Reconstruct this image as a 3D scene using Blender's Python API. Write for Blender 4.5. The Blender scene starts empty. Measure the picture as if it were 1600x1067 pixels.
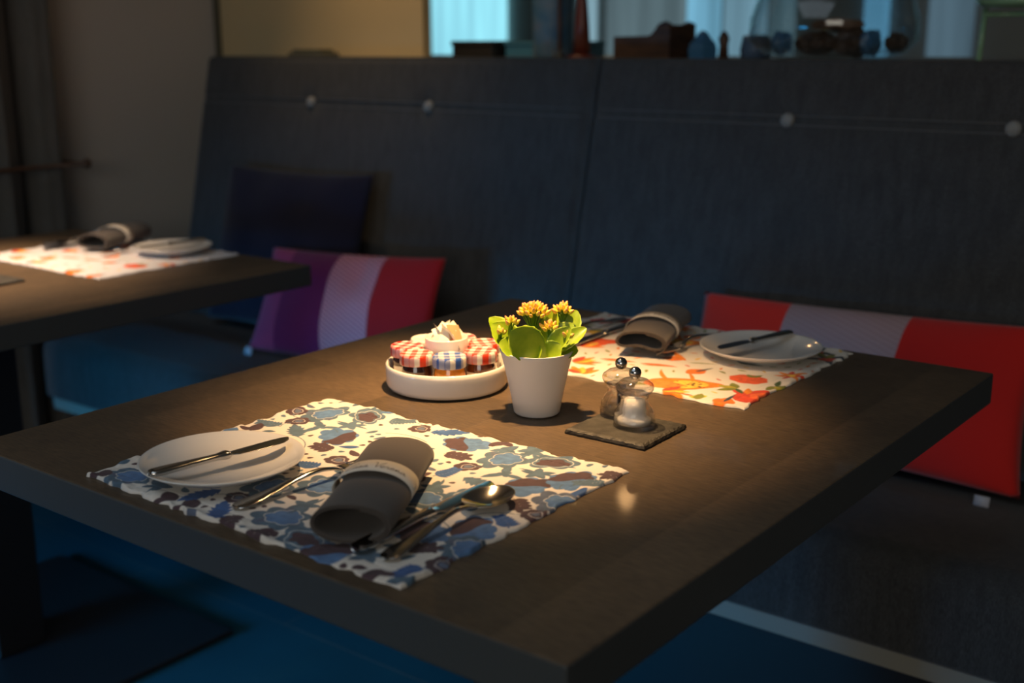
import bpy, bmesh, math, random
import numpy as np
from mathutils import Vector, Matrix

SC = bpy.context.scene
COL = SC.collection
random.seed(4)
RNG = np.random.RandomState(11)
PI = math.pi

# ------------------------------------------------------------------ camera
def setup_camera():
    yaw, pitch, roll = -0.66135, 0.24294, -0.0045
    cy, sy, cp, sp = math.cos(yaw), math.sin(yaw), math.cos(pitch), math.sin(pitch)
    f = Vector((sy * cp, cy * cp, -sp))
    r = Vector((cy, -sy, 0))
    u = r.cross(f)
    r2 = r * math.cos(roll) + u * math.sin(roll)
    u2 = -r * math.sin(roll) + u * math.cos(roll)
    cam = bpy.data.cameras.new('camera')
    o = bpy.data.objects.new('camera', cam)
    COL.objects.link(o)
    M = Matrix((r2, u2, -f)).transposed().to_4x4()
    M.translation = Vector((0.4431, -0.6297, 1.175))
    o.matrix_world = M
    cam.lens = 42.69
    cam.sensor_width = 36
    cam.sensor_fit = 'HORIZONTAL'
    cam.clip_start = 0.05
    cam.dof.use_dof = True
    cam.dof.focus_distance = 1.33
    cam.dof.aperture_fstop = 3.4
    cam.dof.aperture_blades = 9
    SC.camera = o
setup_camera()

# ------------------------------------------------------------------ world, exposure, daylight, added fill
w = bpy.data.worlds.new('world')
SC.world = w
w.use_nodes = True
w.node_tree.nodes['Background'].inputs[0].default_value = (0.17, 0.155, 0.135, 1)
w.node_tree.nodes['Background'].inputs[1].default_value = 0.2
SC.view_settings.view_transform = 'Standard'
SC.view_settings.look = 'None'
SC.view_settings.exposure = 0.0
SC.view_settings.gamma = 1.0
SC.view_settings.use_curve_mapping = False

def area(name, loc, target, sx, sy, power, color):
    l = bpy.data.lights.new(name, 'AREA')
    l.shape = 'RECTANGLE'; l.size = sx; l.size_y = sy; l.energy = power; l.color = color
    o = bpy.data.objects.new(name, l)
    COL.objects.link(o)
    o.location = loc
    o.rotation_euler = (Vector(target) - Vector(loc)).to_track_quat('-Z', 'Y').to_euler()
    return o
# daylight entering by the windows of the front part of the room (left of and behind the camera)
area('daylight_left', (-2.0, -1.9, 0.60), (-1.42, 0.7, -0.08), 1.0, 0.5, 8, (0.02, 0.42, 0.95)).data.spread = math.radians(50)
# added soft warm fill from the room's front, high up
area('fill_front', (1.9, -3.9, 1.9), (-0.5, 1.2, 0.8), 2.4, 1.4, 33, (1.0, 0.91, 0.78))
# added cool fill under the ceiling, lifts the tabletops and placemats
area('fill_ceiling', (-0.9, -1.1, 2.66), (-0.9, -1.1, 0), 2.2, 2.2, 11, (0.74, 0.87, 1.0))

# ------------------------------------------------------------------ materials
def mat(name, color, rough=0.5, metal=0.0, **kw):
    m = bpy.data.materials.new(name)
    m.use_nodes = True
    b = m.node_tree.nodes['Principled BSDF']
    b.inputs['Base Color'].default_value = (*color, 1)
    b.inputs['Roughness'].default_value = rough
    b.inputs['Metallic'].default_value = metal
    for k, v in kw.items():
        b.inputs[k.replace('_', ' ')].default_value = v
    return m
def N(m, t, **kw):
    n = m.node_tree.nodes.new(t)
    for k, v in kw.items():
        setattr(n, k, v)
    return n
def Lk(m, a, b): m.node_tree.links.new(a, b)
def bsdf(m): return m.node_tree.nodes['Principled BSDF']
def coords(m, scale=(1, 1, 1), kind='Object'):
    tc = N(m, 'ShaderNodeTexCoord'); mp = N(m, 'ShaderNodeMapping')
    mp.inputs['Scale'].default_value = scale
    Lk(m, tc.outputs[kind], mp.inputs[0])
    return mp.outputs[0]
def noise(m, vec, scale, detail=3, rough=0.6):
    n = N(m, 'ShaderNodeTexNoise'); n.inputs['Scale'].default_value = scale
    n.inputs['Detail'].default_value = detail; n.inputs['Roughness'].default_value = rough
    Lk(m, vec, n.inputs['Vector'])
    return n.outputs['Fac']
def ramp(m, fac, stops):
    r = N(m, 'ShaderNodeValToRGB')
    e = r.color_ramp.elements
    while len(e) < len(stops): e.new(0.5)
    for i, (p, c) in enumerate(stops):
        e[i].position = p; e[i].color = (*c, 1)
    Lk(m, fac, r.inputs[0])
    return r.outputs[0]
def bump(m, h, strength=0.3, dist=0.001):
    b = N(m, 'ShaderNodeBump'); b.inputs['Strength'].default_value = strength
    b.inputs['Distance'].default_value = dist
    Lk(m, h, b.inputs['Height']); Lk(m, b.outputs[0], bsdf(m).inputs['Normal'])
def mixcol(m, fac, a, b, blend='MIX'):
    x = N(m, 'ShaderNodeMix', data_type='RGBA', blend_type=blend)
    for s, v in ((0, fac), (6, a), (7, b)):
        if hasattr(v, 'links') or hasattr(v, 'is_linked'): Lk(m, v, x.inputs[s])
        else: x.inputs[s].default_value = v if s == 0 else (*v, 1)
    return x.outputs[2]

def make_table_mat():
    m = mat('dark_wood_laminate', (0.06, 0.045, 0.035), 0.5)
    bsdf(m).inputs['Specular IOR Level'].default_value = 0.22
    bsdf(m).inputs['Coat Weight'].default_value = 0.1; bsdf(m).inputs['Coat Roughness'].default_value = 0.05
    v = coords(m, (1, 1, 1))
    fine = noise(m, coords(m, (9, 60, 20)), 6, 5)
    cloud = noise(m, v, 5, 4)
    br = N(m, 'ShaderNodeTexBrick')
    br.inputs['Scale'].default_value = 1
    br.inputs['Color1'].default_value = (0.0, 0.0, 0.0, 1); br.inputs['Color2'].default_value = (1, 1, 1, 1)
    br.inputs['Mortar'].default_value = (0.5, 0.5, 0.5, 1); br.inputs['Mortar Size'].default_value = 0.0008
    br.inputs['Brick Width'].default_value = 0.62; br.inputs['Row Height'].default_value = 0.165
    rot = N(m, 'ShaderNodeMapping'); rot.inputs['Rotation'].default_value = (0, 0, PI / 2)
    Lk(m, v, rot.inputs[0]); Lk(m, rot.outputs[0], br.inputs['Vector'])
    c1 = ramp(m, fine, [(0.3, (0.11, 0.076, 0.045)), (0.7, (0.25, 0.170, 0.097))])
    c2 = mixcol(m, cloud, c1, (0.05, 0.04, 0.034))
    x = N(m, 'ShaderNodeMix', data_type='RGBA', blend_type='MULTIPLY')
    x.inputs[0].default_value = 1.0
    tint = ramp(m, br.outputs['Color'], [(0, (0.74, 0.75, 0.76)), (1, (1.18, 1.15, 1.12))])
    Lk(m, c2, x.inputs[6]); Lk(m, tint, x.inputs[7])
    # fine pale scratches
    sv = coords(m, (30, 3, 3)); sn = noise(m, sv, 8, 6, 0.75)
    sc = ramp(m, sn, [(0.745, (0, 0, 0)), (0.78, (1, 1, 1))])
    fin = mixcol(m, sc, x.outputs[2], (0.16, 0.15, 0.14))
    Lk(m, fin, bsdf(m).inputs['Base Color'])
    rr = ramp(m, cloud, [(0.3, (0.42, 0.42, 0.42)), (0.7, (0.52, 0.52, 0.52))])
    Lk(m, rr, bsdf(m).inputs['Roughness'])
    bump(m, fine, 0.25, 0.0004)
    return m
M_table = make_table_mat()
M_edge = mat('table_edge_band', (0.062, 0.066, 0.068), 0.3)
bump(M_edge, noise(M_edge, coords(M_edge, (8, 8, 60)), 10), 0.15, 0.0003)

def fabric(name, c1, c2, scl=(900, 900, 160), sc2=1.0, rough=0.95, bst=0.5):
    m = mat(name, c1, rough)
    bsdf(m).inputs['Sheen Weight'].default_value = 0.15
    a = noise(m, coords(m, scl), 1.0, 3)
    b = noise(m, coords(m, (60 * sc2, 60 * sc2, 9 * sc2)), 1.0, 4)
    mx = N(m, 'ShaderNodeMath', operation='ADD'); Lk(m, a, mx.inputs[0]); Lk(m, b, mx.inputs[1])
    Lk(m, ramp(m, mx.outputs[0], [(0.75, c1), (1.25, c2)]) if False else ramp(m, a, [(0.35, c1), (0.65, c2)]), bsdf(m).inputs['Base Color'])
    x = mixcol(m, b, ramp(m, a, [(0.35, c1), (0.65, c2)]), tuple(0.55 * k for k in c1))
    Lk(m, x, bsdf(m).inputs['Base Color'])
    bump(m, a, bst, 0.0008)
    return m
M_bench = fabric('charcoal_bench_fabric', (0.036, 0.037, 0.039), (0.108, 0.109, 0.110))
M_button = fabric('grey_button_fabric', (0.3, 0.3, 0.29), (0.42, 0.42, 0.4))
M_thread = mat('seam_thread', (0.13, 0.13, 0.13), 0.9)
M_navy = fabric('navy_velvet', (0.003, 0.002, 0.018), (0.007, 0.005, 0.03), sc2=0.6)
M_tag = mat('white_tag', (0.5, 0.5, 0.56), 0.8)
M_curtain = fabric('grey_brown_curtain', (0.10, 0.095, 0.085), (0.16, 0.15, 0.135))
M_ceramic = mat('white_glazed_ceramic', (0.82, 0.79, 0.74), 0.16, Coat_Weight=0.6, Coat_Roughness=0.05)
M_plate = mat('white_porcelain', (0.80, 0.78, 0.74), 0.12, Coat_Weight=0.5, Coat_Roughness=0.04)
M_pot = mat('matte_white_pot', (0.78, 0.76, 0.74), 0.45)
M_steel = mat('polished_steel', (0.62, 0.60, 0.57), 0.13, 1.0)
M_steel2 = mat('polished_steel_ball', (0.6, 0.6, 0.6), 0.07, 1.0)
bump(M_steel, noise(M_steel, coords(M_steel, (40, 40, 40)), 6), 0.06, 0.0004)
M_napkin = mat('taupe_paper_napkin', (0.078, 0.065, 0.057), 0.9, Sheen_Weight=0.2)
bump(M_napkin, noise(M_napkin, coords(M_napkin), 1800, 2), 0.35, 0.0003)
M_napkin_in = M_napkin
M_band = mat('cream_paper_band', (0.70, 0.66, 0.58), 0.75)
M_ink = mat('black_ink', (0.03, 0.025, 0.02), 0.7)
M_slate = mat('black_slate', (0.05, 0.047, 0.042), 0.62)
_sl = noise(M_slate, coords(M_slate), 60, 6, 0.7)
bump(M_slate, _sl, 0.6, 0.002)
Lk(M_slate, ramp(M_slate, _sl, [(0.35, (0.016, 0.015, 0.013)), (0.75, (0.060, 0.055, 0.045))]), bsdf(M_slate).inputs['Base Color'])
M_black = mat('black_powder_coat', (0.012, 0.012, 0.014), 0.5)
M_leaf = mat('succulent_leaf', (0.14, 0.34, 0.03), 0.38, Subsurface_Weight=0.15)
bsdf(M_leaf).inputs['Subsurface Radius'].default_value = (0.004, 0.006, 0.001)
Lk(M_leaf, ramp(M_leaf, noise(M_leaf, coords(M_leaf), 45, 3), [(0.35, (0.20, 0.33, 0.008)), (0.7, (0.34, 0.46, 0.02))]), bsdf(M_leaf).inputs['Base Color'])
M_stem = mat('green_stem', (0.13, 0.28, 0.02), 0.5)
M_bud = mat('yellow_pink_bud', (0.9, 0.5, 0.1), 0.5)
def _bud():
    m = M_bud
    tc = N(m, 'ShaderNodeTexCoord'); sp = N(m, 'ShaderNodeSeparateXYZ')
    Lk(m, tc.outputs['Generated'], sp.inputs[0])
    Lk(m, ramp(m, sp.outputs[2], [(0.05, (0.42, 0.5, 0.03)), (0.3, (0.80, 0.68, 0.05)), (0.72, (0.95, 0.58, 0.08)), (1.0, (0.92, 0.26, 0.2))]), bsdf(m).inputs['Base Color'])
_bud()
M_soil = mat('dark_soil', (0.03, 0.02, 0.013), 0.95)
M_wall = mat('grey_plaster', (0.46, 0.425, 0.39), 0.9)
bump(M_wall, noise(M_wall, coords(M_wall), 90, 4), 0.15, 0.001)
M_wall2 = mat('cream_plaster', (0.55, 0.42, 0.23), 0.9)
bump(M_wall2, noise(M_wall2, coords(M_wall2), 90, 4), 0.1, 0.001)
M_wall3 = mat('grey_blue_plaster', (0.30, 0.33, 0.33), 0.9)
M_ceil = mat('ceiling_paint', (0.45, 0.45, 0.44), 0.9)
M_strip = mat('pale_wood_strip', (0.27, 0.26, 0.22), 0.6)
M_stone = mat('pale_stone_ledge', (0.32, 0.31, 0.28), 0.6)
M_darkwood = mat('dark_brown_wood', (0.07, 0.03, 0.014), 0.5)
Lk(M_darkwood, ramp(M_darkwood, noise(M_darkwood, coords(M_darkwood, (4, 4, 40)), 3), [(0.3, (0.035, 0.015, 0.008)), (0.7, (0.11, 0.05, 0.022))]), bsdf(M_darkwood).inputs['Base Color'])

def floor_mat():
    m = mat('dark_slate_tiles', (0.014, 0.075, 0.1), 0.6)
    bsdf(m).inputs['Specular IOR Level'].default_value = 0.2
    br = N(m, 'ShaderNodeTexBrick'); br.offset = 0.5
    br.inputs['Scale'].default_value = 1
    br.inputs['Brick Width'].default_value = 0.9; br.inputs['Row Height'].default_value = 0.45
    br.inputs['Mortar Size'].default_value = 0.002
    br.inputs['Color1'].default_value = (0.012, 0.085, 0.12, 1); br.inputs['Color2'].default_value = (0.017, 0.1, 0.135, 1)
    br.inputs['Mortar'].default_value = (0.15, 0.15, 0.15, 1)
    Lk(m, coords(m), br.inputs['Vector'])
    n = noise(m, coords(m), 6, 5)
    Lk(m, mixcol(m, n, br.outputs['Color'], (0.009, 0.06, 0.085)), bsdf(m).inputs['Base Color'])
    bump(m, n, 0.2, 0.003)
    return m
M_floor = floor_mat()

def clear_mat(name, tint=(0.97, 0.97, 0.96), refr=0.3):
    """clear acrylic or glass: straight transmission, Fresnel reflection and some true refraction"""
    m = bpy.data.materials.new(name); m.use_nodes = True
    nt = m.node_tree; nt.nodes.clear()
    out = nt.nodes.new('ShaderNodeOutputMaterial')
    tr = nt.nodes.new('ShaderNodeBsdfTransparent'); tr.inputs[0].default_value = (*tint, 1)
    gl = nt.nodes.new('ShaderNodeBsdfGlossy'); gl.inputs['Roughness'].default_value = 0.04
    gs = nt.nodes.new('ShaderNodeBsdfGlass'); gs.inputs['IOR'].default_value = 1.3; gs.inputs['Roughness'].default_value = 0.03
    lw = nt.nodes.new('ShaderNodeLayerWeight'); lw.inputs[0].default_value = 0.35
    pw = nt.nodes.new('ShaderNodeMath'); pw.operation = 'POWER'; pw.inputs[1].default_value = 2.2
    sc_ = nt.nodes.new('ShaderNodeMath'); sc_.operation = 'MULTIPLY_ADD'; sc_.inputs[1].default_value = 0.75; sc_.inputs[2].default_value = 0.05
    nt.links.new(lw.outputs['Facing'], pw.inputs[0]); nt.links.new(pw.outputs[0], sc_.inputs[0])
    m1 = nt.nodes.new('ShaderNodeMixShader'); m2 = nt.nodes.new('ShaderNodeMixShader')
    nt.links.new(sc_.outputs[0], m1.inputs[0]); nt.links.new(tr.outputs[0], m1.inputs[1]); nt.links.new(gl.outputs[0], m1.inputs[2])
    m2.inputs[0].default_value = refr
    nt.links.new(m1.outputs[0], m2.inputs[1]); nt.links.new(gs.outputs[0], m2.inputs[2])
    nt.links.new(m2.outputs[0], out.inputs[0])
    return m
M_acrylic = clear_mat('clear_acrylic', refr=0.34)
M_glass = clear_mat('clear_glass', (0.9, 0.93, 0.94), 0.0)
M_greenglass = mat('green_tinted_glass', (0.25, 0.42, 0.25), 0.1)
M_salt = mat('white_salt', (0.93, 0.9, 0.86), 0.8)
M_pepper = mat('peppercorns', (0.06, 0.045, 0.035), 0.7)

def emit(name, color, s, noise_scale=None):
    m = mat(name, (0.02, 0.02, 0.02), 1.0)
    b = bsdf(m)
    b.inputs['Emission Color'].default_value = (*color, 1)
    b.inputs['Emission Strength'].default_value = s
    if noise_scale:
        n = noise(m, coords(m, noise_scale), 1.0, 3)
        Lk(m, ramp(m, n, [(0.3, tuple(0.72 * c for c in color)), (0.7, tuple(min(1, 1.25 * c) for c in color))]), b.inputs['Emission Color'])
    return m

def gingham(name, colr):
    m = mat(name, (1, 1, 1), 0.35)
    tc = N(m, 'ShaderNodeTexCoord'); sp = N(m, 'ShaderNodeSeparateXYZ')
    Lk(m, tc.outputs['Object'], sp.inputs[0])
    outs = []
    for k in (0, 1):
        a = N(m, 'ShaderNodeMath', operation='MULTIPLY'); a.inputs[1].default_value = 1 / 0.0135
        Lk(m, sp.outputs[k], a.inputs[0])
        f = N(m, 'ShaderNodeMath', operation='FRACT'); Lk(m, a.outputs[0], f.inputs[0])
        g = N(m, 'ShaderNodeMath', operation='GREATER_THAN'); g.inputs[1].default_value = 0.5
        Lk(m, f.outputs[0], g.inputs[0]); outs.append(g.outputs[0])
    s = N(m, 'ShaderNodeMath', operation='ADD'); Lk(m, outs[0], s.inputs[0]); Lk(m, outs[1], s.inputs[1])
    h = N(m, 'ShaderNodeMath', operation='MULTIPLY'); h.inputs[1].default_value = 0.5
    Lk(m, s.outputs[0], h.inputs[0])
    mid = tuple(0.55 * c + 0.26 for c in colr)
    r = N(m, 'ShaderNodeValToRGB'); r.color_ramp.interpolation = 'CONSTANT'
    e = r.color_ramp.elements; e.new(0.5)
    for i, (p, c) in enumerate([(0, (0.70, 0.66, 0.6)), (0.3, mid), (0.8, colr)]):
        e[i].position = p; e[i].color = (*c, 1)
    Lk(m, h.outputs[0], r.inputs[0]); Lk(m, r.outputs[0], bsdf(m).inputs['Base Color'])
    return m
M_lid_red = gingham('red_gingham_lid', (0.62, 0.012, 0.008))
M_lid_orange = gingham('orange_red_gingham_lid', (0.62, 0.04, 0.012))
M_lid_blue = gingham('blue_gingham_lid', (0.03, 0.09, 0.35))
M_lid_cream = mat('cream_lid', (0.78, 0.74, 0.66), 0.4)
def jam(name, c):
    return mat(name, c, 0.08, Coat_Weight=1.0, Coat_Roughness=0.02)
M_jam_dark = jam('dark_berry_jam', (0.03, 0.008, 0.006))
M_jam_brown = jam('brown_fruit_jam', (0.10, 0.025, 0.008))
M_honey = jam('amber_honey', (0.62, 0.22, 0.02))
M_label = mat('paper_jar_label', (0.72, 0.68, 0.58), 0.7)
M_packet = mat('cream_sugar_paper', (0.82, 0.76, 0.64), 0.6)
M_packet2 = mat('tan_sugar_paper', (0.5, 0.30, 0.16), 0.6)
M_packet_red = mat('red_packet_print', (0.7, 0.12, 0.03), 0.6)

# ------------------------------------------------------------------ helpers
def link_mesh(name, me, m, parent=None, loc=None, smooth=True):
    o = bpy.data.objects.new(name, me)
    COL.objects.link(o)
    if m is not None: me.materials.append(m)
    if smooth: me.polygons.foreach_set('use_smooth', [True] * len(me.polygons))
    if parent is not None: o.parent = parent
    if loc is not None: o.location = loc
    return o
def mesh(name, verts, faces, m, parent=None, loc=None, smooth=True):
    me = bpy.data.meshes.new(name)
    me.from_pydata([tuple(v) for v in verts], [], [tuple(f) for f in faces])
    me.update()
    return link_mesh(name, me, m, parent, loc, smooth)
def thing(name, label, cat, loc=(0, 0, 0), rz=0, group=None):
    o = bpy.data.objects.new(name, None); COL.objects.link(o)
    o.empty_display_size = 0.05
    o.location = loc; o.rotation_euler = (0, 0, rz)
    return tag(o, label, cat, group)
def tag(o, label, cat, group=None):
    o['label'] = label; o['category'] = cat
    if group: o['group'] = group
    return o
def struct(o): o['kind'] = 'structure'; return o
def lathe(name, prof, m, parent=None, loc=None, seg=48, smooth=True, sharp=True):
    """profile of (r, z); r = 0 closes with a fan"""
    vs, fs, rings = [], [], []
    for r, z in prof:
        if r < 1e-6:
            rings.append([len(vs)]); vs.append((0, 0, z))
        else:
            rings.append(list(range(len(vs), len(vs) + seg)))
            for i in range(seg):
                a = 2 * PI * i / seg
                vs.append((r * math.cos(a), r * math.sin(a), z))
    for a, b in zip(rings, rings[1:]):
        for i in range(seg):
            j = (i + 1) % seg
            if len(a) == 1 and len(b) == 1: continue
            if len(a) == 1: fs.append((a[0], b[j], b[i]))
            elif len(b) == 1: fs.append((a[i], a[j], b[0]))
            else: fs.append((a[i], a[j], b[j], b[i]))
    return mesh(name, vs, fs, m, parent, loc, smooth)
def box(name, lo, hi, m, parent=None, bevel=0.0, seg=2, loc=None):
    bm = bmesh.new()
    bmesh.ops.create_cube(bm, size=1)
    for v in bm.verts:
        v.co = Vector([(lo[i] + hi[i]) / 2 + v.co[i] * (hi[i] - lo[i]) for i in range(3)])
    if bevel > 0:
        bmesh.ops.bevel(bm, geom=bm.edges[:], offset=bevel, segments=seg, affect='EDGES', profile=0.5)
    me = bpy.data.meshes.new(name); bm.to_mesh(me); bm.free()
    return link_mesh(name, me, m, parent, loc, smooth=False)
def tube(name, pts, rad, m, parent=None, seg=8, loc=None, cap=True):
    pts = [Vector(p) for p in pts]
    rads = rad if isinstance(rad, (list, tuple)) else [rad] * len(pts)
    vs, fs = [], []
    up = Vector((0, 0, 1))
    for i, p in enumerate(pts):
        d = (pts[min(i + 1, len(pts) - 1)] - pts[max(i - 1, 0)]).normalized()
        a = d.cross(up)
        if a.length < 1e-3: a = d.cross(Vector((1, 0, 0)))
        a.normalize(); b = d.cross(a)
        for k in range(seg):
            t = 2 * PI * k / seg
            vs.append(p + (a * math.cos(t) + b * math.sin(t)) * rads[i])
    for i in range(len(pts) - 1):
        for k in range(seg):
            k2 = (k + 1) % seg
            fs.append((i * seg + k, i * seg + k2, (i + 1) * seg + k2, (i + 1) * seg + k))
    if cap:
        fs.append(tuple(range(seg))); fs.append(tuple((len(pts) - 1) * seg + k for k in range(seg))[::-1])
    return mesh(name, vs, fs, m, parent, loc)
def copy_tree(o, parent=None):
    c = o.copy(); COL.objects.link(c)
    if parent is not None: c.parent = parent
    for ch in list(o.children): copy_tree(ch, c)
    return c

def vnoise(x, y, seed=0):
    """smooth value noise, numpy arrays"""
    xi = np.floor(x).astype(int); yi = np.floor(y).astype(int)
    xf = x - xi; yf = y - yi
    def h(a, b):
        n = (a * 374761393 + b * 668265263 + seed * 974711) & 0x7fffffff
        n = ((n ^ (n >> 13)) * 1274126177) & 0x7fffffff
        return (n ^ (n >> 16)) % 10007 / 10007.0
    u = xf * xf * (3 - 2 * xf); v = yf * yf * (3 - 2 * yf)
    return (h(xi, yi) * (1 - u) + h(xi + 1, yi) * u) * (1 - v) + (h(xi, yi + 1) * (1 - u) + h(xi + 1, yi + 1) * u) * v

# ------------------------------------------------------------------ room shell
struct(box('floor', (-6.5, -4.6, -0.1), (3.4, 4.9, 0), M_floor))
struct(box('ceiling', (-6.5, -4.6, 2.7), (3.4, 4.9, 2.8), M_ceil))
struct(box('wall_left', (-2.7, -2.1, 0), (-2.55, 1.79, 2.7), M_wall))
struct(box('wall_pillar', (-2.7, 1.79, 0), (-1.728, 1.82, 2.7), M_wall2))
struct(box('wall_far_left', (-6.6, -4.6, 0), (-6.5, 4.9, 2.7), M_wall3))
struct(box('wall_back', (-6.5, 4.7, 0), (3.4, 4.85, 2.7), M_wall3))
struct(box('wall_right', (3.3, -4.6, 0), (3.4, 4.7, 2.7), M_wall))
struct(box('wall_front', (-6.5, -4.7, 0), (3.4, -4.6, 2.7), M_wall))
struct(box('wall_partition', (-1.722, 1.66, 0), (3.3, 2.35, 1.125), M_wall))
struct(box('trim_1', (-2.30, 1.655, 1.12), (3.3, 2.37, 1.132), M_stone))   # ledge on the partition
struct(box('trim_2', (-2.5485, 1.776, 1.0), (-2.532, 1.7895, 2.7), mat('corner_bead', (0.10, 0.09, 0.06), 0.7)))  # dark bead in the wall corner

def daylit_window(n, x0, x1, color, s, y=4.66):
    g = box('window_%d' % n, (x0, y, 0.5), (x1, y + 0.03, 2.4), emit('daylit_curtain_%d' % n, color, s, (14, 1, 0.6)))
    struct(g)
    return g
daylit_window(1, -4.235, -3.72, (0.28, 0.70, 0.86), 1.15)
daylit_window(2, -3.24, -3.14, (0.25, 0.42, 0.50), 0.75)
daylit_window(3, -3.06, -2.62, (0.12, 0.185, 0.21), 0.8)
daylit_window(4, -2.60, -2.43, (0.16, 0.40, 0.56), 0.9)
daylit_window(5, -2.40, -2.19, (0.16, 0.31, 0.40), 0.8)
daylit_window(6, -2.16, -2.05, (0.10, 0.17, 0.20), 0.8)
daylit_window(7, -1.715, -1.61, (0.12, 0.33, 0.50), 0.9)
daylit_window(8, -1.43, -1.245, (0.075, 0.13, 0.17), 0.8)

# ------------------------------------------------------------------ curtain by the left wall, with hold-back
def curtain():
    vs, fs = [], []
    nu, nv = 120, 40
    for j in range(nv + 1):
        z = 0.02 + 2.6 * j / nv
        for i in range(nu + 1):
            u = i / nu
            y = 0.25 + 0.93 * u
            # folds run slanting towards the wall end as they fall
            ph = u * 7.5 * 2 * PI + 0.85 * (z - 1.0) * (1 - u) * 3.0
            x = -2.47 + 0.032 * math.sin(ph) + 0.010 * math.sin(2.3 * ph + 1)
            vs.append((x, y, z))
    for j in range(nv):
        for i in range(nu):
            a = j * (nu + 1) + i
            fs.append((a, a + 1, a + nu + 2, a + nu + 1))
    o = mesh('curtain', vs, fs, M_curtain)
    md = o.modifiers.new('s', 'SOLIDIFY'); md.thickness = 0.003
    return tag(o, 'grey brown floor-length curtain hanging beside the grey wall at the far left', 'curtain')
curtain()
hb = thing('curtain_holdback', 'thin dark curtain rod with a round knob sticking out past the curtain', 'curtain holdback', (-2.40, 1.18, 0.868))
tube('rod', [(0, -0.45, 0.0), (0, 0.03, 0)], 0.006, M_darkwood, hb)
tube('wall_bracket', [(0, 0.022, 0), (-0.15, 0.022, 0)], 0.005, M_darkwood, hb)
lathe('knob', [(0, -.013), (.008, -.01), (.0125, 0), (.008, .01), (0, .013)], M_darkwood, hb, (0, 0.034, 0), 16)

# ------------------------------------------------------------------ bench
BK = 0.222
def back_y(z): return 1.40 + (z - 0.45) * BK
bench = thing('upholstered_bench', 'long charcoal fabric bench with tall buttoned backrest running behind both tables', 'bench', (0, 0, 0))
def back_panel(x0, x1, buttons):
    nx, nz = 120, 90
    zt, zb = 1.137, 0.40
    vs, fs = [], []
    rows = []
    zs = [zb + (zt - zb) * k / nz for k in range(nz + 1)]
    zst = 1.026
    for j, z in enumerate(zs):
        row = []
        for i in range(nx + 1):
            x = x0 + (x1 - x0) * i / nx
            d = 0.0
            e = min(x - x0, x1 - x)               # rounded panel sides
            if e < 0.018: d += 0.018 - math.sqrt(max(0, 0.018 ** 2 - (0.018 - e) ** 2))
            et = zt - z
            if et < 0.012: d += 0.012 - math.sqrt(max(0, 0.012 ** 2 - (0.012 - et) ** 2))
            d += 0.0035 * math.exp(-((z - zst) / 0.006) ** 2)
            for bx in buttons:
                rr = ((x - bx) ** 2 + (z - zst) ** 2)
                d += 0.009 * math.exp(-rr / 0.028 ** 2)
            row.append(len(vs)); vs.append((x, back_y(z) + d, z))
        rows.append(row)
    for j in range(nz):
        for i in range(nx):
            fs.append((rows[j][i], rows[j][i + 1], rows[j + 1][i + 1], rows[j + 1][i]))
    # box out: top, sides, rear
    def wall(loop, off):
        base = len(vs)
        for k in loop:
            x, y, z = vs[k]; vs.append((x, off(z), z))
        for k in range(len(loop) - 1):
            fs.append((loop[k], base + k, base + k + 1, loop[k + 1]))
        return list(range(base, base + len(loop)))
    rear = lambda z: back_y(z) + 0.095
    left = [r[0] for r in rows]; right = [r[-1] for r in rows]
    wall(rows[-1], rear); wall(left, rear); wall(right[::-1], rear)
    b = len(vs)
    for (x, z) in ((x0, zb), (x1, zb), (x1, zt), (x0, zt)): vs.append((x, rear(z), z))
    fs.append((b, b + 3, b + 2, b + 1))
    o = mesh('backrest_panel', vs, fs, M_bench, bench)
    for s in (-1, 1):      # two rows of stitching
        z = zst + s * 0.0085
        pts = [(x0 + 0.02 + (x1 - x0 - 0.04) * k / 60, back_y(z) - 0.0004 + 0.009 * sum(math.exp(-((x0 + 0.02 + (x1 - x0 - 0.04) * k / 60 - bx) ** 2) / 0.028 ** 2) for bx in buttons), z) for k in range(61)]
        tube('stitch_line', pts, 0.0012, M_thread, o, 5)
    for bx in buttons:
        bt = lathe('button', [(0, .0085), (.006, .0078), (.0115, .005), (.0142, 0), (.012, -.004), (0, -.006)], M_button, o, (bx, back_y(zst) + 0.004, zst), 24)
        bt.rotation_euler = (PI / 2 + math.atan(BK) * -1, 0, 0)
    return o
back_panel(-2.312, -1.027, (-1.88, -1.483))
back_panel(-1.023, 0.262, (-0.576, -0.163))
back_panel(0.266, 1.55, (0.70, 1.11))
def seat(x0, x1):
    prof = []   # (y, z)
    for k in range(9):
        a = PI / 2 * k / 8
        prof.append((0.985 + 0.045 - 0.045 * math.cos(a), 0.415 + 0.045 * math.sin(a)))
    prof = [(0.99, 0.302), (0.985, 0.31)] + prof + [(1.2, 0.463), (1.41, 0.457), (1.41, 0.302)]
    nx = 60
    vs, fs = [], []
    n = len(prof)
    for i in range(nx + 1):
        x = x0 + (x1 - x0) * i / nx
        for (y, z) in prof: vs.append((x, y, z))
    for i in range(nx):
        for k in range(n):
            k2 = (k + 1) % n
            fs.append((i * n + k, i * n + k2, (i + 1) * n + k2, (i + 1) * n + k))
    fs.append(tuple(range(n))[::-1]); fs.append(tuple(nx * n + k for k in range(n)))
    return mesh('seat_cushion', vs, fs, M_bench, bench)
seat(-2.312, 1.55)
box('base_strip', (-2.31, 1.0, 0.268), (1.55, 1.40, 0.302), M_strip, bench)
box('plinth', (-2.29, 1.08, 0.0), (1.55, 1.62, 0.268), M_black, bench)
box('back_support', (-2.30, 1.58, 0.268), (1.55, 1.64, 1.09), M_black, bench)

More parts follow.
